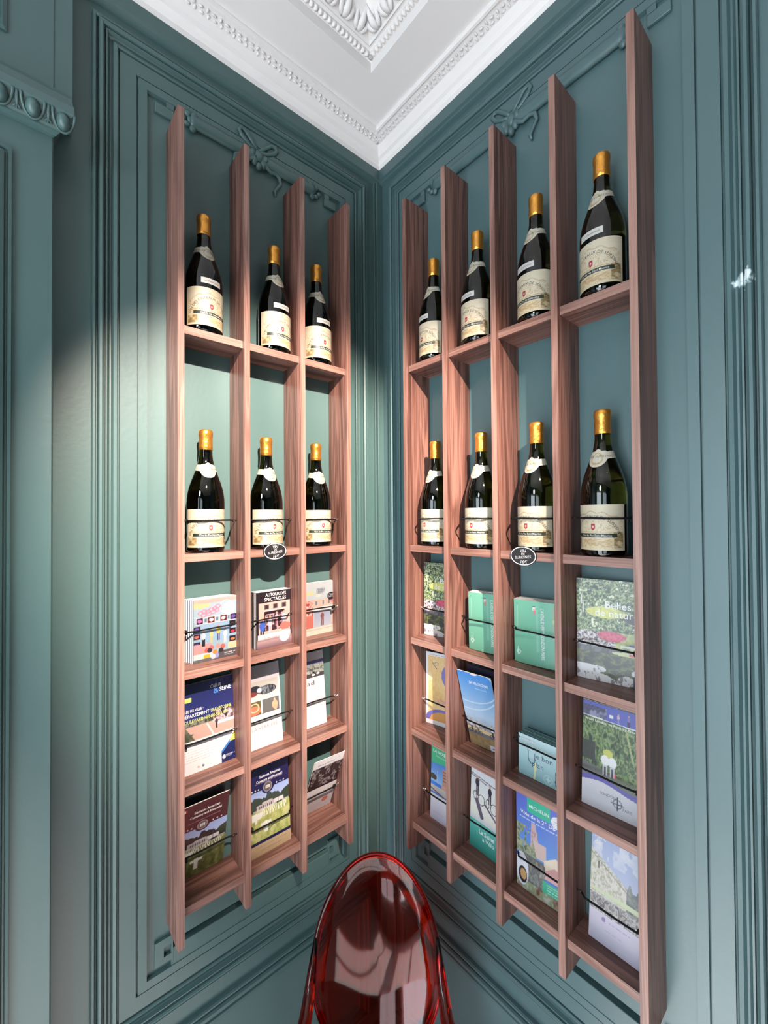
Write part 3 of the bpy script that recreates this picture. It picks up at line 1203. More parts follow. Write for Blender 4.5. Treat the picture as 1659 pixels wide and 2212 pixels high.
# ---- B  AUTOUR DES SPECTACLES
A = Art(.104, .150, 80, (40, 28, 36))
A.rect(.05, .95, .13, .80, (240, 186, 176)); A.rect(.05, .95, .28, .36, (240, 200, 190))
for x in (.2, .45, .70): A.rect(x, x + .13, .68, .77, (120, 96, 96)); A.rect(x + .02, x + .11, .69, .76, (60, 48, 56))
A.rect(.18, .82, .66, .665, WHT); A.rect(.20, .78, .30, .65, (44, 26, 36))
A.tex((A.x > .22) & (A.x < .78) & (A.y > .30) & (A.y < .60), [(40, 24, 34), (70, 44, 56), (226, 190, 196), (52, 30, 40)], 7, 21)
A.man(.14, .12, .44, (70, 104, 200), (60, 66, 88)); A.man(.36, .22, .34, (236, 200, 214), (226, 190, 204)); A.man(.55, .36, .26, (240, 186, 200), (210, 150, 160)); A.man(.76, .28, .34, (230, 226, 240), (150, 150, 170))
A.ell(.80, .34, .16, .07, (236, 120, 110)); A.rect(.0, 1, .0, .16, (168, 140, 146)); A.grad(0, .13, (120, 92, 104), (190, 160, 164)); A.rect(.02, .96, .16, .25, (246, 226, 222)); A.words(.2, .7, .17, .012, (120, 90, 100), 5); A.ell(.78, .16, .15, .105, (252, 252, 252)); A.words(.68, .88, .17, .008, (200, 196, 200), 6); A.words(.70, .88, .145, .008, (200, 196, 200), 7)
W_ = .104
booklet('magazine', 'black topped magazine with a pink theatre front, left unit middle bay', 'L', 3, .4746, .0460, .3704, .0405, .150, .0052, A,
        [('AUTOUR DES', .024, .1368, .0125, WHT, dict(bold=.016, w=.062)), ('SPECTACLES', .020, .1245, .0125, WHT, dict(bold=.016, w=.066))], n=5, pitch=.0064, slide=-.0012, jig=.0006, spine=(34, 22, 30),
        cat='magazine', group='front copies of the magazines', copy_label='stack of black topped theatre magazines')
# ---- C
A = Art(.108, .155, 80, (206, 218, 226))
A.grad(.5, 1, (196, 214, 226), (216, 224, 228)); A.ell(.16, .80, .14, .04, (246, 224, 176)); A.ell(.42, .74, .1, .025, (240, 232, 214))
for i in range(14):
    A.ell(.40 + .045 * (i % 5), .86 - .03 * (i // 5), .03, .018, (140, 152, 160), ring=.3)
A.rect(0, 1, .52, .67, (240, 200, 184)); A.rect(0, .26, .14, .66, (226, 130, 118)); A.tex((A.x < .26) & (A.y > .36) & (A.y < .66), [(200, 80, 76), (246, 236, 230), (226, 130, 118), (250, 246, 240)], 9, 31)
for x in (.30, .52, .70): A.rect(x, x + .10, .55, .65, (220, 212, 204)); A.rect(x + .02, x + .08, .56, .64, (146, 140, 140))
A.rect(.24, .96, .44, .52, (246, 242, 246)); A.rect(.28, .82, .14, .44, (188, 198, 222)); A.grad(.14, .44, (206, 214, 232), (176, 188, 216), (A.x > .28) & (A.x < .82) & (A.y > .14) & (A.y < .44))
A.man(.54, .15, .30, (150, 100, 104), (120, 60, 66)); A.rect(.84, 1, .14, .44, (236, 186, 170)); A.rect(0, 1, 0, .14, (248, 238, 222)); A.rect(0, 1, .09, .10, (200, 170, 160)); A.rect(0, 1, .045, .05, (214, 190, 176)); A.ell(.82, .70, .115, .08, (36, 30, 36))
for i in range(3): A.words(.74, .90, .68 + i * .025, .011, WHT, 8 + i)
A.ell(.88, .80, .13, .09, (226, 230, 232), ring=.03); A.ell(.86, .60, .08, .03, (232, 150, 160))
A.c = A.c * .86
booklet('magazine', 'pale magazine with a terracotta street scene in the bay nearest the corner', 'L', 3, .3175, .0225, .2045, .0175, .155, .0055, A, [], n=2, pitch=.0062, spine=(200, 206, 212),
        cat='magazine', group='front copies of the magazines', copy_label='pair of pale terracotta street magazines')
# ---- D  boulevard leaflet
A = Art(.1375, .205, 96, (24, 34, 96))
A.grad(.5, 1, (44, 52, 120), (22, 30, 88)); A.rect(0, .26, .795, .845, (206, 216, 120), sk=-.02)
m = (A.y > .40) & (A.y < .56 + .06 * A.x); A.tex(m, [(60, 66, 54), (96, 98, 84), (150, 150, 140), (52, 56, 48)], 14, 41, 1.2)
A.put((A.y < .52) & (A.y > .33) & (A.x > .1 + (.56 - A.y) * 1.0) & (A.x < 1.0), (206, 170, 158)); A.put((A.y > .33) & (A.y < .44) & (A.x < .28 + (.44 - A.y) * -1.2), (96, 100, 84))
A.tex((A.y > .33) & (A.y < .52) & (A.x < .1 + (.56 - A.y) * 1.0), [(70, 76, 60), (110, 112, 92), (160, 160, 146)], 12, 43)
A.line(.52, .50, .62, .36, .012, (246, 240, 236)); A.tex((A.x > .62) & (A.y > .50) & (A.y < .63), [(60, 44, 56), (120, 96, 106), (240, 222, 226), (50, 36, 50)], 10, 47); A.rect(.70, 1, .465, .50, (244, 212, 220), sk=.0); A.man(.68, .42, .13, (70, 56, 70), (50, 46, 54))
A.put(A.y < .36, (246, 242, 246)); A.put((A.y < .335) & (A.y > .32), (200, 190, 206)); A.put((A.y < .02), (246, 242, 246))
for i in range(6): A.words(.05, .85 - .06 * i, .27 - i * .028, .006, (196, 188, 198), 50 + i)
A.put((A.x > .74) & (A.y < .10 + (A.x - .74) * .62), (22, 34, 92)); A.put((A.x > .74) & (A.y > .10 + (A.x - .74) * .62) & (A.y < .13 + (A.x - .74) * .66), (60, 130, 206)); A.put((A.x > .90) & (A.y > .22) & (A.y < .22 + (A.x - .90) * 1.2), (236, 216, 110))
A.ell(.79, .062, .03, .022, WHT); A.words(.83, .98, .066, .014, (220, 224, 240), 60); A.words(.83, .93, .05, .006, (180, 186, 214), 61); A.ell(.42, .055, .02, .014, (110, 116, 150)); A.ell(.34, .055, .02, .01, (230, 160, 176)); A.words(.05, .30, .035, .006, (226, 160, 180), 62)
W_ = .1375
YL = (214, 222, 130)
booklet('leaflet', 'dark blue roadworks leaflet with white lower half, second brochure row of left bay', 'L', 4, .6672, .0400, .5297, .0375, .207, .0020, A,
        [('CŒUR', .080, .1862, .0120, WHT, dict(bold=.01, shear=.25, w=.026)), ('&', .088, .1715, .0200, (70, 130, 210), dict(bold=.01, w=.014)), ('SEINE', .1025, .1745, .0135, WHT, dict(bold=.012, shear=.15, w=.031)),
         ('ENTRÉE DE VILLE :', .004, .1418, .0092, WHT, dict(bold=.008, w=.058)), ('LE DÉPARTEMENT', .001, .1295, .0112, WHT, dict(bold=.01, w=.075)), ('TRANSFORME', .0785, .1295, .0112, YL, dict(bold=.01, w=.053)),
         ('LE BOULEVARD HENRI-SELLIER', .001, .1165, .0112, YL, dict(bold=.01, w=.120))], wtop=.018, n=2, pitch=.0035, group='leaflets',
        copy_label='pair of dark blue roadworks leaflets', cat='leaflet')
# ---- E  LA VERRIERE
A = Art(.100, .212, 70, (246, 244, 244))
A.rect(0, 1, .80, 1, (190, 188, 196)); A.rect(.0, .95, .585, .80, (206, 204, 202)); A.grad(.585, .80, (226, 220, 218), (176, 176, 170), (A.x < .95) & (A.y > .585) & (A.y < .80))
A.ell(.28, .70, .17, .055, (44, 44, 52)); A.ell(.62, .68, .27, .055, (52, 56, 64)); A.tex((np.hypot((A.x - .6) / .25, (A.y - .68) / .048) < 1), [(30, 32, 38), (90, 96, 106), (150, 160, 172), (36, 38, 44)], 14, 71); A.ell(.18, .655, .16, .03, (130, 60, 60)); A.ell(.40, .69, .07, .028, (200, 214, 232))
A.rect(0, .42, .40, .565, (108, 100, 56)); A.ell(.22, .455, .20, .055, (214, 130, 96)); A.ell(.24, .49, .12, .05, (236, 206, 180), ring=.14); A.rect(.47, .95, .40, .565, (112, 114, 114)); A.ell(.82, .47, .09, .048, (230, 184, 150)); A.ell(.82, .52, .03, .03, (230, 184, 150)); A.ell(.84, .425, .05, .025, (224, 176, 146)); A.rect(.0, .95, .392, .405, (70, 66, 60))
A.rect(0, 1, .315, .335, (206, 202, 208)); A.words(.4, .75, .13, .005, (220, 208, 206), 72)
booklet('leaflet', 'narrow white leaflet with three jewellery photographs, left unit middle bay', 'L', 4, .4972, .0385, .3972, .0390, .212, .0016, A,
        [('LA VERRIÈRE', .0125, .0455, .0128, (178, 160, 158), dict(w=.074))], wtop=.010, group='leaflets', cat='leaflet')
# ---- F  ccad
A = Art(.100, .212, 70, (248, 246, 248))
A.rect(0, 1, .88, 1, (232, 232, 244)); A.rect(0, 1, .825, .88, (110, 116, 160)); A.rect(0, 1, .70, .825, (150, 158, 150)); A.tex((A.y > .70) & (A.y < .83), [(140, 150, 142), (170, 176, 166), (90, 96, 100), (176, 182, 172)], 12, 73); A.rect(0, 1, .655, .705, (72, 68, 74)); A.ell(.66, .70, .04, .03, (28, 26, 30)); A.ell(.80, .695, .05, .013, WHT); A.ell(.64, .685, .05, .013, WHT); A.words(.3, .95, .745, .03, (60, 64, 70), 74, .6)
for i in range(4): A.words(.30, .80 - .05 * (i % 2), .52 - i * .022, .005, (236, 196, 206), 75 + i)
A.rect(0, 1, .325, .345, (206, 204, 216)); A.words(.2, .55, .285, .009, (120, 116, 150), 80); A.words(.3, .7, .245, .006, (226, 210, 222), 81); A.ell(.74, .165, .13, .06, (232, 214, 228), ring=.05); A.line(.66, .165, .80, .165, .008, (226, 206, 222)); A.line(.80, .165, .76, .178, .008, (226, 206, 222)); A.line(.80, .165, .76, .152, .008, (226, 206, 222))
booklet('leaflet', 'narrow white leaflet with a small grey photograph, second brochure row nearest the corner', 'L', 4, .3520, .0325, .2516, .0340, .212, .0016, A,
        [('suresnes', -.012, .1935, .0115, (70, 66, 130), dict(bold=.0090)), ('accad', .003, .1170, .0185, (60, 58, 66), dict(w=.062))], wtop=.010, group='leaflets', cat='leaflet')


# ---- G, H  cemetery and memorial guides
def cemetery(head, base, tan):
    A = Art(.110, .212, 92, base)
    b = .16 if tan else 0.0
    s = lambda v: b + v * (1 - b)
    A.grad(s(.0), s(.60), (104, 112, 62) if not tan else (178, 186, 104), (120, 126, 74) if not tan else (200, 206, 130))
    m = (A.y > s(.0)) & (A.y < s(.45)); A.tex(m, [(84, 92, 46), (112, 118, 64), (140, 144, 86)] if not tan else [(160, 170, 88), (190, 196, 116), (214, 216, 150)], 12, 91)
    A.grad(s(.42), s(.72), (196, 206, 240), (150, 176, 230), (A.y > s(.42)) & (A.y < s(.72)))
    tr = s(.49) + .05 * np.abs(np.sin(A.x * 7 + 1)) + .06 * A.noise(18, 2, 93)
    A.put((A.y > s(.40)) & (A.y < tr), (34, 36, 34) if not tan else (62, 72, 60)); A.ell(.95, s(.50), .14, .06, (50, 64, 46))
    A.rect(.16, .60, s(.40), s(.475), (196, 188, 190)); A.rect(.30, .56, s(.475), s(.49), (206, 198, 198))
    for i in range(7): A.rect(.22 + i * .05, .24 + i * .05, s(.415), s(.455), (70, 60, 66))
    A.rect(.60, .84, s(.42), s(.47), (226, 222, 226)); A.rect(.70, .712, s(.42), s(.56), (80, 76, 84))
    r_ = np.random.RandomState(4)
    for row, (y, h, st) in enumerate(((.40, .02, .022), (.375, .026, .034), (.345, .034, .05), (.305, .045, .075))):
        k = .08 + row * .03
        while k < .98 - row * .04:
            A.rect(k, k + st * .42, s(y), s(y + h), (240, 240, 226)); k += st
    A.put((A.x > .04) & (A.x < .30 - (s(.33) - A.y)) & (np.abs(A.y - s(.33)) < .035 * (1.2 - A.x)), (244, 244, 236))
    A.rect(.33, .42, s(.09), s(.235), (250, 250, 246)); A.rect(.25, .50, s(.19), s(.225), (250, 250, 246)); A.line(.44, s(.10), .62, s(.16), .008, (50, 50, 36)); A.rect(.10, .16, s(.24), s(.30), (248, 248, 240)); A.ell(.02, s(.20), .05, .03, (50, 52, 40))
    A.rect(0, 1, s(.66), 1, head); A.ell(.45, s(.66), .15, .055, head)
    A.ell(.45, s(.68), .115, .058, (150, 140, 142)); A.ell(.45, s(.68), .09, .046, (96, 88, 92)); A.rect(.40, .50, s(.66), s(.70), (224, 220, 218)); A.rect(.43, .445, s(.66), s(.685), (96, 88, 92)); A.rect(.46, .475, s(.66), s(.685), (96, 88, 92))
    for x in (.06, .14, .22, .68, .77, .86): A.ell(x, s(.685), .014, .008, WHT)
    if not tan: A.rect(.02, .07, .93, .965, WHT); A.rect(.07, .10, .93, .965, (200, 50, 60))
    A.words(.14, .84, s(.755), .009, (186, 160, 164), 95, .6)
    if tan:
        A.rect(0, 1, 0, .125, (206, 178, 140)); A.words(.15, .92, .085, .006, (150, 124, 96), 96, .7); A.words(.25, .75, .045, .006, (170, 144, 112), 97, .6)
    return A


def cem_text(y):
    return [('Suresnes American', .058, y, .0100, WHT, dict(bold=.0135, align='CENTER', w=.060)), ('Cemetery and Memorial', .056, y - .0108, .0095, WHT, dict(bold=.0135, align='CENTER', w=.074))]


booklet('brochure', 'maroon headed cemetery brochure leaning out at the bottom of the left unit', 'L', 5, .6615, .0062, .5517, .0062, .208, .0022, cemetery((70, 22, 30), (70, 22, 30), False), cem_text(.180), wtop=.056,
        group='memorial brochures', n=1)
booklet('brochure', 'navy headed cemetery brochure with a tan foot, bottom row middle bay', 'L', 5, .4961, .0575, .3846, .0572, .222, .0025, cemetery((26, 22, 78), (26, 22, 78), True), cem_text(.190), wtop=.040,
        group='memorial brochures')
# grey topped pile behind the maroon brochure
A = Art(.108, .2, 10, (60, 56, 60))
booklet('brochure', 'dark topped brochure standing behind the maroon headed one', 'L', 5, .6630, .0010, .5560, .0010, .222, .0022, A, [], wtop=.040, edge=(120, 118, 112))
# ---- I
A = Art(.105, .200, 70, (244, 242, 244))
A.rect(0, 1, .46, .86, (40, 24, 28)); A.tex((A.y > .50) & (A.y < .86), [(36, 20, 24), (60, 40, 44), (40, 26, 30), (190, 180, 180), (50, 34, 38)], 9, 101); A.words(.15, .7, .90, .012, (150, 146, 150), 102); A.put((A.y < .46) & (A.y > .42), (250, 248, 250)); A.grad(0, .36, (206, 198, 206), (216, 210, 216)); A.rect(0, 1, .355, .40, (246, 244, 246)); A.ell(.72, .17, .10, .045, (206, 112, 94))
booklet('leaflet', 'white leaflet with black photograph and orange dot, tipping forward nearest the corner', 'L', 5, .3270, .0050, .2230, .0055, .200, .0014, A, [], wtop=.078, tilt=-.03, group='leaflets', cat='leaflet')


# ---- J, L  garden magazine
def garden():
    A = Art(.137, .213, 104, (110, 130, 90))
    A.tex(A.y > .48, [(14, 26, 22), (52, 80, 48), (112, 142, 84), (206, 214, 160), (24, 42, 30), (90, 126, 78), (240, 240, 206)], 17, 111, 1.5)
    A.tex(np.hypot((A.x - .42) / .28, (A.y - .68) / .055) < 1, [(200, 206, 110), (232, 226, 120), (160, 176, 90)], 10, 113); A.tex(np.hypot((A.x - .86) / .2, (A.y - .64) / .05) < 1, [(40, 36, 46), (70, 56, 62), (50, 46, 50)], 8, 114)
    A.tex((A.y > .30) & (A.y < .48) & (A.x < .6), [(56, 44, 52), (226, 206, 212), (250, 242, 242), (44, 38, 40), (214, 176, 186)], 22, 116); A.tex((A.x > .55) & (A.y > .34) & (A.y < .50), [(170, 182, 112), (210, 212, 140), (130, 146, 90)], 10, 118)
    A.tex(np.hypot((A.x - .50) / .20, (A.y - .455) / .048) < 1, [(206, 50, 96), (236, 96, 130), (190, 36, 80), (240, 130, 160)], 12, 119); A.ell(.93, .49, .08, .03, (70, 40, 66)); A.rect(0, 1, .30, .33, (92, 86, 100)); A.tex((A.y > .27) & (A.y < .34) & (A.x < .62), [(70, 60, 74), (40, 36, 40), (110, 104, 110)], 12, 121)
    A.tex(A.y < .28, [(20, 22, 14), (62, 70, 28), (120, 126, 56), (34, 32, 22), (96, 104, 44)], 7, 122, 2.5); A.ell(.80, .30, .3, .02, (214, 216, 150))
    for cx, cy, rx_, ry_ in ((.10, .10, .24, .055), (.30, .12, .12, .03), (.20, .04, .30, .045), (.45, .02, .14, .03), (.70, .05, .12, .045), (.62, .015, .12, .03), (.90, .13, .14, .04)):
        A.ell(cx, cy, rx_, ry_, (232, 226, 226))
    A.put((A.y < .16) & (A.fbm(16, 130) > .64), (70, 64, 66), .6)
    A.rect(.78, 1, 0, .11, (18, 24, 58)); A.rect(.80, 1, .10, .15, (60, 110, 190)); A.ell(.86, .062, .022, .018, WHT); A.words(.10, .42, .965, .006, (236, 240, 230), 131); A.rect(.06, .085, .74, .84, (246, 246, 240), .8); A.rect(.095, .11, .66, .78, (246, 246, 240), .7); A.rect(.74, .98, .385, .40, (70, 90, 170)); A.rect(.62, .98, .365, .38, WHT, .8); A.rect(.74, .86, .29, .315, (220, 70, 90)); A.ell(1.0, .93, .05, .05, (236, 130, 130))
    return A


GT = [('Bulles', .055, .1545, .0210, WHT, dict(bold=.0027)), ('de nature', .036, .1370, .0210, WHT, dict(bold=.0027))]
booklet('magazine', 'garden flower magazine in the bay of the right unit nearest the corner', 'R', 3, .2345, .0385, .3600, .0080, .213, .0022, garden(), [(s_, x * .95, *r_) for s_, x, *r_ in GT], wtop=.0225,
        cat='magazine', group='front copies of the magazines')
booklet('magazine', 'garden flower magazine in the far right bay, under the largest bottle row', 'R', 3, .6868, .0330, .8205, .0120, .213, .0022, garden(), GT, wtop=.0220, cat='magazine', group='front copies of the magazines')


# ---- K  sea green booklets
def seagreen():
    A = Art(.105, .148, 60, (122, 198, 170))
    A.grad(0, 1, (118, 186, 158), (130, 206, 178)); A.rect(.085, .105, .55, .90, (170, 226, 206)); A.ell(.09, .925, .02, .014, (90, 170, 150), ring=.25); A.rect(.58, .63, .22, .92, (160, 222, 200), .5)
    A.rect(.49, .56, .905, .92, (30, 50, 60)); A.rect(.49, .56, .85, .905, (246, 236, 234)); A.line(.525, .87, .55, .80, .012, (232, 130, 140)); A.line(.525, .80, .56, .86, .012, (232, 130, 140))
    A.line(.10, .12, .10, .24, .010, (226, 246, 238)); A.ell(.12, .165, .045, .03, (226, 246, 238), ring=.22); A.rect(.94, 1, .45, .93, (170, 190, 160)); A.ell(.97, .72, .03, .03, (206, 214, 150))
    return A


KT = [('L’AVENUE VERTE LONDON-PARIS', .071, .1335, .0118, (244, 252, 248), dict(bold=.009, rot=-PI / 2, w=.116))]
booklet('booklet', 'sea green booklet at the front of the left stack in the right unit', 'R', 3, .4080, .0490, .5120, .0480, .148, .0075, seagreen(), KT, wtop=.0440, tilt=.035, bendw=.004, n=5, pitch=.0079,
        cat='booklet', group='front sea green booklets', copy_label='left stack of sea green booklets', edge=(232, 230, 226), jig=.003)
booklet('booklet', 'sea green booklet with a readable vertical title, third bay of the right unit', 'R', 3, .5400, .0430, .6440, .0430, .148, .0065, seagreen(), KT, wtop=.0400, tilt=.022, bendw=.004, n=5, pitch=.0072,
        cat='booklet', group='front sea green booklets', copy_label='right stack of sea green booklets', edge=(232, 230, 226), jig=.003)
# ---- M  orange river leaflet
A = Art(.100, .212, 72, (244, 240, 244))
A.rect(.07, 1, .10, .95, (240, 206, 142)); A.tex((A.x > .07) & (A.y > .10) & (A.y < .95), [(236, 190, 116), (244, 212, 152), (240, 198, 130), (246, 220, 168)], 6, 141)
A.ell(1.05, .70, .46, .185, (130, 124, 196), ring=.16); A.ell(.60, .06, .62, .17, (116, 108, 186)); A.ell(.62, .055, .50, .135, (224, 160, 84)); A.words(.12, .9, .965, .008, (120, 112, 150), 143); A.ell(.36, .85, .06, .02, (120, 112, 130), ring=.15); A.line(.22, .86, .36, .78, .010, (60, 50, 60)); A.ell(.50, .33, .10, .03, (236, 170, 170), ring=.3); A.rect(0, 1, 0, .055, (240, 236, 240))
booklet('leaflet', 'orange map leaflet with a violet loop, second brochure row nearest the corner', 'R', 4, .2295, .0285, .3270, .0060, .210, .0016, A,
        [('LA SEINE À VÉLO', .072, .158, .0058, (240, 240, 250), dict(rot=-1.2, bold=.0090))], wtop=.0150, group='leaflets', cat='leaflet')
# ---- N  blue cyclists leaflet
A = Art(.105, .210, 76, (90, 160, 226))
A.grad(.30, 1, (214, 226, 240), (64, 140, 220))
A.ell(.2, .85, .9, .25, (206, 232, 246), .8, ring=.025); A.ell(.1, .83, 1.0, .33, (214, 236, 248), .8, ring=.02); A.tex((A.y > .24) & (A.y < .33), [(150, 150, 160), (206, 196, 190), (120, 116, 126), (226, 214, 206)], 12, 151, 1.0); A.rect(0, 1, .21, .25, (222, 196, 150)); A.rect(0, 1, .16, .21, (120, 120, 126)); A.rect(0, 1, 0, .16, (156, 128, 92)); A.tex(A.y < .15, [(140, 112, 76), (170, 142, 102), (150, 122, 86)], 6, 153); A.rect(.60, 1, 0, .075, (214, 214, 224)); A.line(.68, .035, .95, .045, .010, (70, 80, 110)); A.ell(.5, .99, .10, .012, (240, 236, 240))
for x, c in ((.14, (230, 226, 236)), (.34, (236, 226, 226)), (.76, (240, 236, 240))):
    A.man(x, .20, .16, c, (66, 62, 76)); A.ell(x - .05, .20, .045, .022, (60, 56, 64), ring=.2); A.ell(x + .06, .20, .045, .022, (60, 56, 64), ring=.2)
A.line(.30, .55, .30, .30, .004, (180, 200, 220))
booklet('leaflet', 'sky blue leaflet with cyclists leaning forward in the second bay of the right unit', 'R', 4, .3900, .0225, .4950, .0200, .212, .0020, A,
        [('LA VÉLOSCÉNIE', .034, .182, .0098, WHT, dict(bold=.0090, sx=.85)), ('Itinérance à vélo', .050, .170, .0060, (220, 240, 250), dict(sx=.9))], wtop=.0700, tilt=.04, group='leaflets', cat='leaflet')
A = Art(.10, .2, 10, (44, 40, 60))
booklet('leaflet', 'dark leaflet standing behind the sky blue cyclist leaflet', 'R', 4, .3990, .0120, .5030, .0110, .222, .006, A, [], wtop=.0480, edge=(66, 62, 78), cat='leaflet')
# ---- P  voie de
A = Art(.100, .215, 72, (60, 130, 220))
A.rect(0, 1, .80, 1, (70, 190, 140)); A.grad(.50, .80, (150, 190, 236), (70, 130, 216)); A.put((A.y > .80 - .06 * (1 - A.x)) & (A.y < .82), (70, 190, 140)); A.rect(.44, .68, .46, .72, (190, 146, 130)); A.rect(.60, .68, .46, .70, (96, 72, 70))
for y in (.56, .60, .64, .68): A.rect(.46, .60, y, y + .012, (110, 80, 74))
A.rect(.40, .78, .44, .50, (206, 160, 140)); A.ell(.08, .56, .14, .04, (70, 70, 60)); A.rect(.24, .26, .50, .66, (220, 226, 236)); A.rect(0, 1, .36, .45, (196, 186, 184)); A.line(0, .40, 1, .30, .02, (110, 100, 110)); A.put(A.y < .34, (226, 220, 232)); A.grad(0, .34, (190, 180, 196), (232, 228, 238), A.y < .34); A.words(.1, .5, .10, .006, (150, 140, 160), 161, .5)
booklet('brochure', 'green headed tower brochure, bottom row of the right unit nearest the corner', 'R', 5, .2492, .0355, .3480, .0345, .213, .0030, A,
        [('LA VOIE DE', .006, .1890, .0120, WHT, dict(bold=.0135, w=.066)), ('Itinéraire de la 2e', .018, .1790, .0075, (226, 246, 236), dict(sx=.85))], wtop=.0250, group='brochures of the bottom row')
# ---- Q
A = Art(.108, .215, 76, (232, 234, 240))
A.grad(.38, 1, (240, 238, 226), (226, 232, 244)); A.line(0, .86, 1, .80, .012, (120, 120, 134)); A.line(0, .84, .5, .80, .010, (90, 92, 104))
for x, y, h in ((.20, .62, .24), (.58, .60, .22)):
    A.man(x, y, h, (56, 50, 66), (48, 44, 58)); A.ell(x - .06, y - .005, .05, .05, (70, 66, 80), ring=.12); A.ell(x + .13, y - .03, .10, .06, (70, 66, 80), ring=.09)
A.line(.20, .56, .36, .40, .055, (104, 96, 116)); A.line(.45, .56, .95, .38, .025, (110, 104, 124)); A.ell(.90, .36, .12, .04, (150, 146, 210)); A.rect(0, 1, 0, .33, (70, 168, 156)); A.grad(0, .33, (46, 130, 118), (96, 196, 186), A.y < .33); A.ell(.22, .29, .08, .025, (130, 214, 206), ring=.3)
booklet('brochure', 'white and turquoise brochure with cyclists and long shadows, bottom row', 'R', 5, .3885, .0315, .4960, .0370, .218, .0035, A,
        [('La Seine', .030, .0440, .0150, WHT, dict(bold=.0135)), ('à Vélo', .042, .0290, .0150, (226, 244, 240), dict(bold=.0067))], wtop=.0215, group='brochures of the bottom row', n=2, pitch=.0042, copy_label='pair of turquoise cyclist brochures')
# ---- R
A = Art(.115, .225, 88, (70, 120, 214))
A.grad(.35, 1, (96, 160, 226), (96, 110, 214)); A.rect(.26, .76, .82, .975, (56, 190, 158)); A.ell(.90, .855, .13, .060, (246, 246, 252)); A.words(.82, .99, .855, .008, (150, 156, 180), 171); A.words(.80, .98, .835, .006, (180, 186, 206), 172); A.words(.08, .98, .735, .010, (226, 234, 250), 173)
A.put((np.abs(A.x - .40) < .05 + (.72 - A.y) * .10) & (A.y < .73) & (A.y > .45), (206, 176, 180)); A.tex((np.abs(A.x - .42) < .05 + (.72 - A.y) * .14) & (A.y < .66) & (A.y > .40), [(170, 130, 136), (214, 188, 186), (190, 156, 160)], 14, 175); A.rect(.38, .66, .40, .56, (216, 190, 186)); A.tex((A.x < .42 - (A.y - .48) * .5) & (A.y > .36) & (A.y < .66) & (A.fbm(9, 176) > .36), [(110, 122, 96), (150, 160, 128), (176, 182, 154), (96, 106, 84)], 14, 177)
A.put((A.x > .62) & (A.y > .28) & (A.y < .50 - np.abs(A.x - .86) * .35), (240, 222, 200)); A.put((A.x > .64) & (A.y > .24) & (A.y < .40 - np.abs(A.x - .84) * .4), (226, 170, 170)); A.rect(.10, .62, .13, .38, (120, 124, 124)); A.tex((A.x > .1) & (A.x < .64) & (A.y < .36), [(110, 114, 112), (150, 150, 146), (96, 96, 94), (176, 170, 162)], 9, 178); A.rect(.0, 1, .0, .10, (150, 120, 104)); A.tex(A.y < .10, [(110, 84, 70), (176, 140, 120), (140, 160, 120), (200, 190, 180)], 12, 179); A.rect(.58, 1, .10, .22, (56, 180, 146))
for i in range(4): A.words(.68, .98, .115 + i * .024, .007, (214, 242, 230), 180 + i)
A.ell(.13, .20, .15, .17, (226, 228, 240)); A.ell(.15, .14, .10, .085, (40, 38, 44)); A.ell(.16, .145, .07, .055, (206, 160, 106)); A.rect(.06, .12, .27, .278, (110, 112, 130))
booklet('guide_booklet', 'blue guide booklet with a cathedral and green title box, third bay bottom row', 'R', 5, .5400, .0450, .6540, .0430, .224, .0045, A,
        [('MICHELIN', .034, .196, .0105, WHT, dict(bold=.006, w=.048)), ('Voie de la 2', .012, .1735, .0120, WHT, dict(bold=.0135, w=.060)), ('DB', .0820, .1735, .0120, WHT, dict(bold=.0135, w=.0155)), ('e', .0735, .1790, .0070, WHT, dict(bold=.0135))], wtop=.0420, bendw=.003, n=2, pitch=.0052,
        cat='booklet', copy_label='pair of blue cathedral guide booklets')
# ---- S
A = Art(.107, .213, 84, (80, 110, 70))
A.tex(A.y > .30, [(26, 44, 24), (76, 108, 56), (150, 170, 110), (44, 68, 36), (116, 144, 84)], 14, 191, 1.0); A.tex((A.x < .24) & (A.y > .44) & (A.y < .62), [(30, 32, 28), (44, 50, 40)], 5, 193)
m = (A.y > .865 - .02 * A.x); A.c = np.where(m[..., None], np.array((90, 96, 190.)), A.c); A.tex((A.y > .865) & (A.x < .45) & (A.y < .97), [(50, 50, 76), (90, 90, 130), (60, 60, 96), (150, 150, 180)], 9, 195, 1.0); A.man(.66, .865, .09, (220, 190, 206), (150, 150, 180)); A.man(.84, .86, .11, (130, 120, 190), (50, 50, 80)); A.put(np.abs(A.y - .862 + .01 * A.x) < .004, (236, 236, 240)); A.rect(.50, .57, .895, .925, (236, 232, 236))
A.line(.80, .82, .92, .55, .018, (170, 180, 120)); A.line(.72, .72, .80, .50, .010, (60, 70, 46)); A.put((A.y > .255) & (A.y < .42 - .10 * A.x), (110, 108, 106)); A.put((A.y > .25) & (A.y < .36) & (A.x > .5), (104, 112, 86), .7)
A.ell(.48, .555, .09, .035, (206, 206, 96))
for x in (.43, .56): A.ell(x, .48, .075, .05, (240, 238, 240)); A.rect(x - .04, x + .04, .345, .44, (206, 204, 214)); A.rect(x - .015, x + .015, .335, .42, (70, 56, 70))
A.ell(.62, .37, .02, .02, (214, 70, 80)); A.put((A.y < .285 + .025 * np.sin(A.x * 5)) , (92, 84, 170)); A.put((A.y < .235 + .03 * np.sin(A.x * 4.4)), (216, 212, 220))
A.ell(.66, .125, .075, .038, (120, 116, 130), ring=.12); A.line(.66, .065, .66, .185, .007, (60, 60, 76)); A.line(.55, .12, .77, .125, .007, (60, 60, 76))
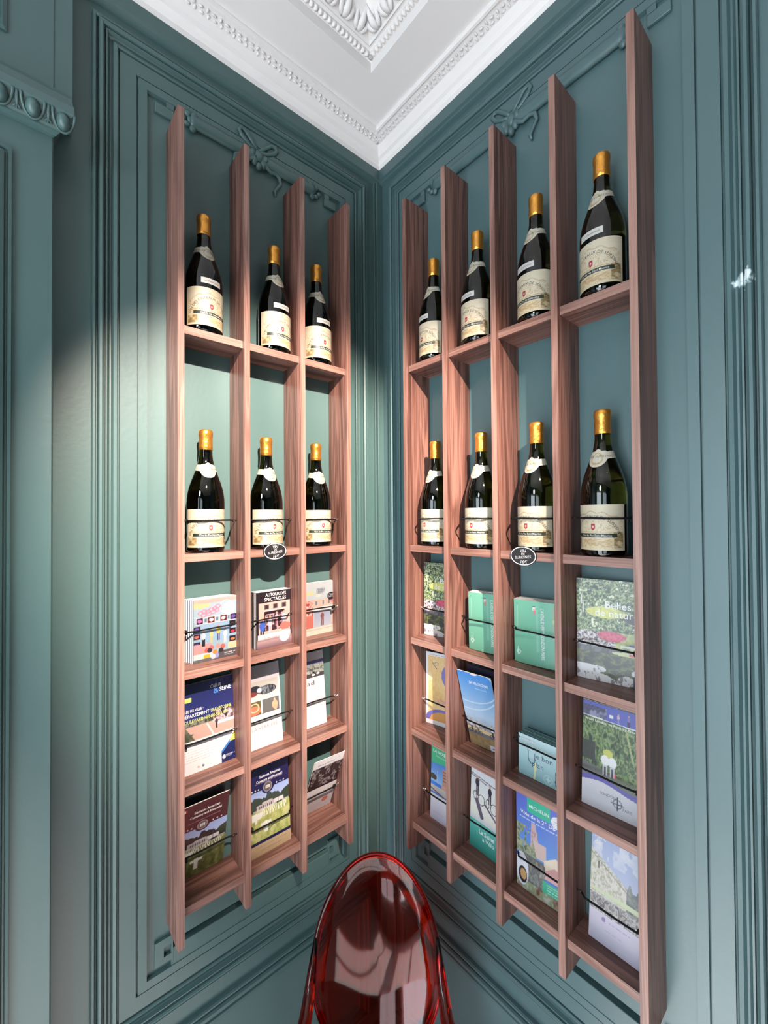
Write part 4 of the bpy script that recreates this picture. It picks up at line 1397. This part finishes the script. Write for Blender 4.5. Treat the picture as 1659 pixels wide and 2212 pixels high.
booklet('brochure', 'forest road cycling brochure with a grey foot, second brochure row at the far right', 'R', 4, .6946, .0385, .8011, .0345, .213, .0024, A,
        [('From London to Paris by Bike', .005, .1745, .0074, WHT, dict(bold=.009, w=.096)), ('LONDON', .036, .0330, .0080, (110, 106, 120), dict(sx=.9)), ('PARIS', .080, .0180, .0080, (110, 106, 120), dict(sx=.9))], wtop=.0200, group='brochures of the right bays', n=2, pitch=.0032, copy_label='pair of forest road cycling brochures')
# ---- T
A = Art(.110, .215, 84, (200, 206, 230))
A.grad(.60, 1, (196, 204, 232), (176, 190, 228)); A.tex((A.y > .74) & (A.fbm(7, 201) > .5), [(206, 212, 236), (226, 228, 242)], 7, 203); A.tex((A.y > .28) & (A.y < .82 - .30 * A.x) & (A.x < .85), [(196, 200, 160), (222, 214, 206), (238, 230, 226), (176, 180, 150), (226, 216, 212)], 13, 205); A.tex((A.x > .66) & (A.y > .42) & (A.y < .52 + .25 * A.x * A.noise(14, 14, 9)), [(110, 116, 116), (146, 150, 148), (170, 174, 170)], 12, 207)
A.put((A.y > .44) & (A.y < .47 + .02 * A.x), (222, 228, 190)); A.tex((A.y > .24) & (A.y < .42), [(226, 220, 212), (150, 146, 150), (236, 232, 226), (110, 106, 116), (206, 196, 190)], 10, 209); A.put(A.y < .27, (216, 208, 226)); A.grad(0, .27, (196, 188, 206), (222, 214, 232), A.y < .27); A.ell(.27, .225, .035, .022, (160, 136, 186)); A.words(.36, .78, .215, .012, (186, 166, 206), 210); A.words(.30, .60, .14, .006, (166, 156, 176), 211, .6)
A.line(.15, .66, .15, .72, .008, (90, 90, 90)); A.put(np.abs(A.y - .78 + .30 * A.x) < .006, (120, 112, 120), .5)
booklet('brochure', 'pale lilac park brochure with pale photograph, bottom row at the far right', 'R', 5, .7086, .0455, .8150, .0475, .213, .0030, A,
        [('Parc', .006, .198, .0130, WHT, dict(bold=.0045)), ('de', .006, .185, .0130, WHT, dict(bold=.0045))], wtop=.0220, group='brochures of the right bays', n=2, pitch=.004, copy_label='pair of pale lilac park brochures')
# ---- O  folded "le bon plan" maps: a short pile with a flap hanging forward
A = Art(.112, .098, 84, (186, 220, 228))
A.grad(0, 1, (150, 190, 196), (206, 236, 242)); A.rect(.02, .40, .875, .90, (236, 226, 232)); A.ell(.025, .90, .014, .02, (20, 30, 34)); A.words(.06, .38, .91, .010, (160, 150, 160), 221)
A.ell(.30, .50, .075, .14, (60, 80, 96), ring=.11); A.put((np.abs(A.x - .30) < .09) & (A.y > .50) & (A.y < .70), (190, 222, 230)); A.line(.225, .50, .215, .80, .006, (60, 80, 96)); A.line(.375, .50, .365, .62, .006, (60, 80, 96))
A.line(.36, .02, .38, .30, .018, (236, 232, 176)); A.ell(.38, .30, .035, .10, (236, 236, 186)); A.ell(.92, .16, .10, .15, (24, 30, 40), ring=.09); A.put((A.x > .80) & (A.y > .16) & (A.y < .33), (172, 208, 214)); A.line(.815, .16, .83, .42, .008, (24, 30, 40)); A.ell(.66, .14, .09, .10, (190, 222, 222), ring=.10); A.line(.62, .14, .70, .14, .01, (206, 230, 230)); A.line(.66, .08, .66, .20, .01, (206, 230, 230))
booklet('folded_map', 'pale blue folded map at the front of its pile, third bay of the right unit', 'R', 4, .5480, .0440, .6600, .0440, .094, .0030, A,
        [('je bon', .040, .050, .0165, (84, 84, 104), dict(space=1.1)), ('plan', .034, .030, .0165, (70, 76, 96), dict(space=1.1)), ('Paris à vélo', .040, .068, .0056, (120, 124, 140), {})], wtop=.0430, n=6, pitch=.0062,
        cat='map', copy_label='pile of pale blue folded maps', edge=(116, 156, 158), jig=.0015)

# ================================================================== ELASTIC CORDS


EYE = MB()
EYE.tube([(.0075 + .0034 * math.cos(2 * PI * k / 14), 0, .0034 * math.sin(2 * PI * k / 14)) for k in range(14)], .0009, 6, closed=True)
EYE.tube([(0, 0, 0), (.0042, 0, 0)], .0010, 6)
EYE.tube([(0, 0, 0), (.0009, 0, 0)], .0024, 10)
EYEM = EYE.mesh('hook', CHROME, 'all')
BRONZE = new_mat('dark_bronze', (40, 30, 28), 0.4, 0.8)
EYED = EYE.mesh('hook', BRONZE, 'all')
KNOT = MB()
KNOT.ell((0, 0, 0), (.0058, .0042, .0042), 10, 8)
KNOT.ell((.003, -.001, -.004), (.0026, .0024, .0044), 8, 6)
KNOT.ell((-.004, .0, .0015), (.0030, .0028, .0028), 8, 6)
KNOTM = KNOT.mesh('knot', CORD, 'all')

rows = {2: .0760, 3: .0800, 4: .0745, 5: .0755}
WHERE = {2: 'across a bottle', 3: 'across first brochure row', 4: 'across second brochure row', 5: 'across bottom brochure row'}
BAYN = {'L': ['outer bay of left unit', 'middle bay of left unit', 'corner bay of left unit'],
        'R': ['corner bay of right unit', 'second bay of right unit', 'third bay of right unit', 'outer bay of right unit']}
# how far the cord stands off at its left, middle and right (keeps it in front of what it holds)
OUT = {('L', 2): [.094, .094, .094], ('R', 2): [.094] * 4,
       ('L', 3): [.052, .054, .034], ('R', 3): [.044, .058, .055, .044],
       ('L', 4): [.041, .040, .036], ('R', 4): [.038, .050, .052, .044],
       ('L', 5): [.038, .062, .046], ('R', 5): [.044, .043, .055, .050]}
for side, bays, F in (('L', LB, LW), ('R', RB, RW)):
    for r in (2, 3, 4, 5):
        for bi, (al, ar) in enumerate(bays):
            z = SH[r - 1] + rows[r]
            wo = OUT[(side, r)][bi]
            wh = .042
            c = ((al + ar) / 2)
            root = empty('elastic_cord', F(c, wh, z), PI / 2 if side == 'L' else 0)
            tag(root, 'black elastic cord %s, %s' % (WHERE[r], BAYN[side][bi]), 'cord', 'elastic cords across the shelf bays')
            hw = abs(al - ar) / 2
            pts = []
            N = 24
            for i in range(N + 1):
                u = -1 + 2 * i / N
                x = u * (hw - .010)
                if r == 2:       # hugs the bottle
                    zone = min(1.0, (1 - abs(u)) / .62)
                    d = (wo - wh) * math.sin(zone * PI / 2) if zone < 1 else (wo - wh)
                else:
                    zone = min(1.0, (1 - abs(u)) / .16)
                    d = (wo - wh) * (3 * zone ** 2 - 2 * zone ** 3) + .0015 * (1 - u * u)
                pts.append((x, -d, .0006 * math.sin(3 * u + bi)))
            mb = MB()
            mb.tube(pts, .0021, 8)
            mb.build('cord', CORD, root, smooth='all')
            dl, dr2 = (side == 'R' and bi > 0), (side == 'L' and bi < 2)
            link('hook', EYED if dl else EYEM, root, (-hw, 0, 0))
            link('hook', EYED if dr2 else EYEM, root, (hw, 0, 0), (0, 0, PI))
            if (side, bi) in (('L', 0), ('R', 3)) or (side == 'L' and bi == 2 and r in (3, 5)):
                sgn = -1 if (side == 'L' and bi == 0) else 1
                link('knot', KNOTM, root, (sgn * (hw - .0155), -(.002 if r > 2 else .012), 0), (0, 0, PI if sgn > 0 else 0))

# ================================================================== CHAIR
ch = empty('transparent_chair', (0, 0, 0))
Fv = Vector((0.75662361, -0.65385068, 0))
Rv = Vector((0.65385068, 0.75662361, 0))
tl = math.radians(15)
Uv = Vector((0, 0, 1)) * math.cos(tl) - Fv * math.sin(tl)
Nv = Fv * math.cos(tl) + Vector((0, 0, 1)) * math.sin(tl)
cc = Vector((.2865, -.267, .692)) - Rv * .004
base = Vector((cc.x, cc.y, 0)) + Fv * .18
ch.location = base
tag(ch, 'see-through red plastic armchair with an oval back, standing in the corner', 'chair')
ea, eb = .152, .207


def cpt(x, y, n_=0.0):
    """point on the back: x across, y up, curved round the sitter"""
    k = .055 * (x / ea) ** 2
    return cc + Rv * x + Uv * y + Nv * (k + n_) - base


mb = MB()
NR, NA = 12, 56
vs, fs = [], []
for layer, t in ((0, .0045), (1, -.0045)):
    vs.append(tuple(cpt(0, 0, t)))
    for i in range(1, NR + 1):
        for kk in range(NA):
            q = 2 * PI * kk / NA
            x, y = ea * i / NR * math.cos(q), eb * i / NR * math.sin(q)
            rim = .004 * max(0, (i / NR - .86) / .14)
            vs.append(tuple(cpt(x, y, t + (rim if layer == 0 else -rim))))
off = 1 + NR * NA
for layer in (0, 1):
    b = layer * off
    for kk in range(NA):
        l = (kk + 1) % NA
        t = (b, b + 1 + kk, b + 1 + l)
        fs.append(t if layer == 0 else t[::-1])
        for i in range(NR - 1):
            q = (b + 1 + i * NA + kk, b + 1 + (i + 1) * NA + kk, b + 1 + (i + 1) * NA + l, b + 1 + i * NA + l)
            fs.append(q if layer == 0 else q[::-1])
e0 = 1 + (NR - 1) * NA
for kk in range(NA):
    l = (kk + 1) % NA
    fs.append((e0 + kk, off + e0 + kk, off + e0 + l, e0 + l))
mb.add(vs, fs)
mb.build('backrest', REDPC, ch, smooth=True)
mb = MB()
mb.tube([tuple(cpt((ea - .001) * math.cos(2 * PI * k / 72), (eb - .001) * math.sin(2 * PI * k / 72), -.006)) for k in range(72)], .0075, 10, closed=True)
mb.build('back_rim', REDPC, ch, smooth='all')
sc_ = base + Vector((0, 0, 0))
seatz = .455
mb = MB()      # seat: rounded trapezoid shell
vs, fs = [], []
NA = 40
for z, k in ((0, .97), (.006, 1.0), (.022, 1.0), (.028, .97)):
    for kk in range(NA):
        q = 2 * PI * kk / NA
        cx = abs(math.cos(q)) ** .62 * (1 if math.cos(q) >= 0 else -1)
        sy = abs(math.sin(q)) ** .62 * (1 if math.sin(q) >= 0 else -1)
        wdt = .235 + .03 * sy
        p = Rv * (cx * wdt * k) + Fv * (.05 + sy * .215 * k) + Vector((0, 0, seatz + z))
        vs.append(tuple(p))
for i in range(3):
    for kk in range(NA):
        l = (kk + 1) % NA
        fs.append((i * NA + kk, i * NA + l, (i + 1) * NA + l, (i + 1) * NA + kk))
fs.append(tuple(range(NA))[::-1])
fs.append(tuple(3 * NA + k for k in range(NA)))
mb.add(vs, fs)
mb.build('seat', REDPC, ch, smooth=True)
for s in (-1, 1):
    # arm with the curved post that carries the back
    a0 = cpt(s * ea * 1.0, .012)
    P = [cpt(s * ea * .97, .060, .0), cpt(s * ea * 1.0, .0, .010), a0 + Fv * .055 + Rv * s * .006 + Vector((0, 0, -.060)), a0 + Fv * .12 + Rv * s * .016 + Vector((0, 0, -.075)),
         a0 + Fv * .19 + Rv * s * .028 + Vector((0, 0, -.085)), a0 + Fv * .235 + Rv * s * .034 + Vector((0, 0, -.105)), a0 + Fv * .235 + Rv * s * .036 + Vector((0, 0, -.160)),
         a0 + Fv * .215 + Rv * s * .036 + Vector((0, 0, -.222))]
    mb = MB()
    mb.tube([tuple(p) for p in P], [.004, .011, .015, .016, .016, .015, .013, .013], 12)
    mb.build('armrest', REDPC, ch, smooth='all')
    # rear post from seat to oval back
    P = [cpt(s * ea * .80, -eb * .60), cpt(s * ea * .86, -eb * .80) - Nv * .004, Rv * s * .175 - Fv * .165 + Vector((0, 0, seatz + .01))]
    mb = MB()
    mb.tube([tuple(p) for p in P], [.009, .011, .014], 10)
    mb.build('back_post', REDPC, ch, smooth='all')
    for fr in (0, 1):
        a = Rv * s * (.215 if fr else .175) + Fv * (.225 if fr else -.150)
        P = [a + Vector((0, 0, seatz + .002)), a + Fv * (.004 if fr else -.03) + Vector((0, 0, .25)), a + Fv * (.010 if fr else -.085) + Vector((0, 0, .0))]
        mb = MB()
        mb.tube([tuple(p) for p in P], [.019, .014, .010], 12)
        mb.build('leg', REDPC, ch, smooth='all')
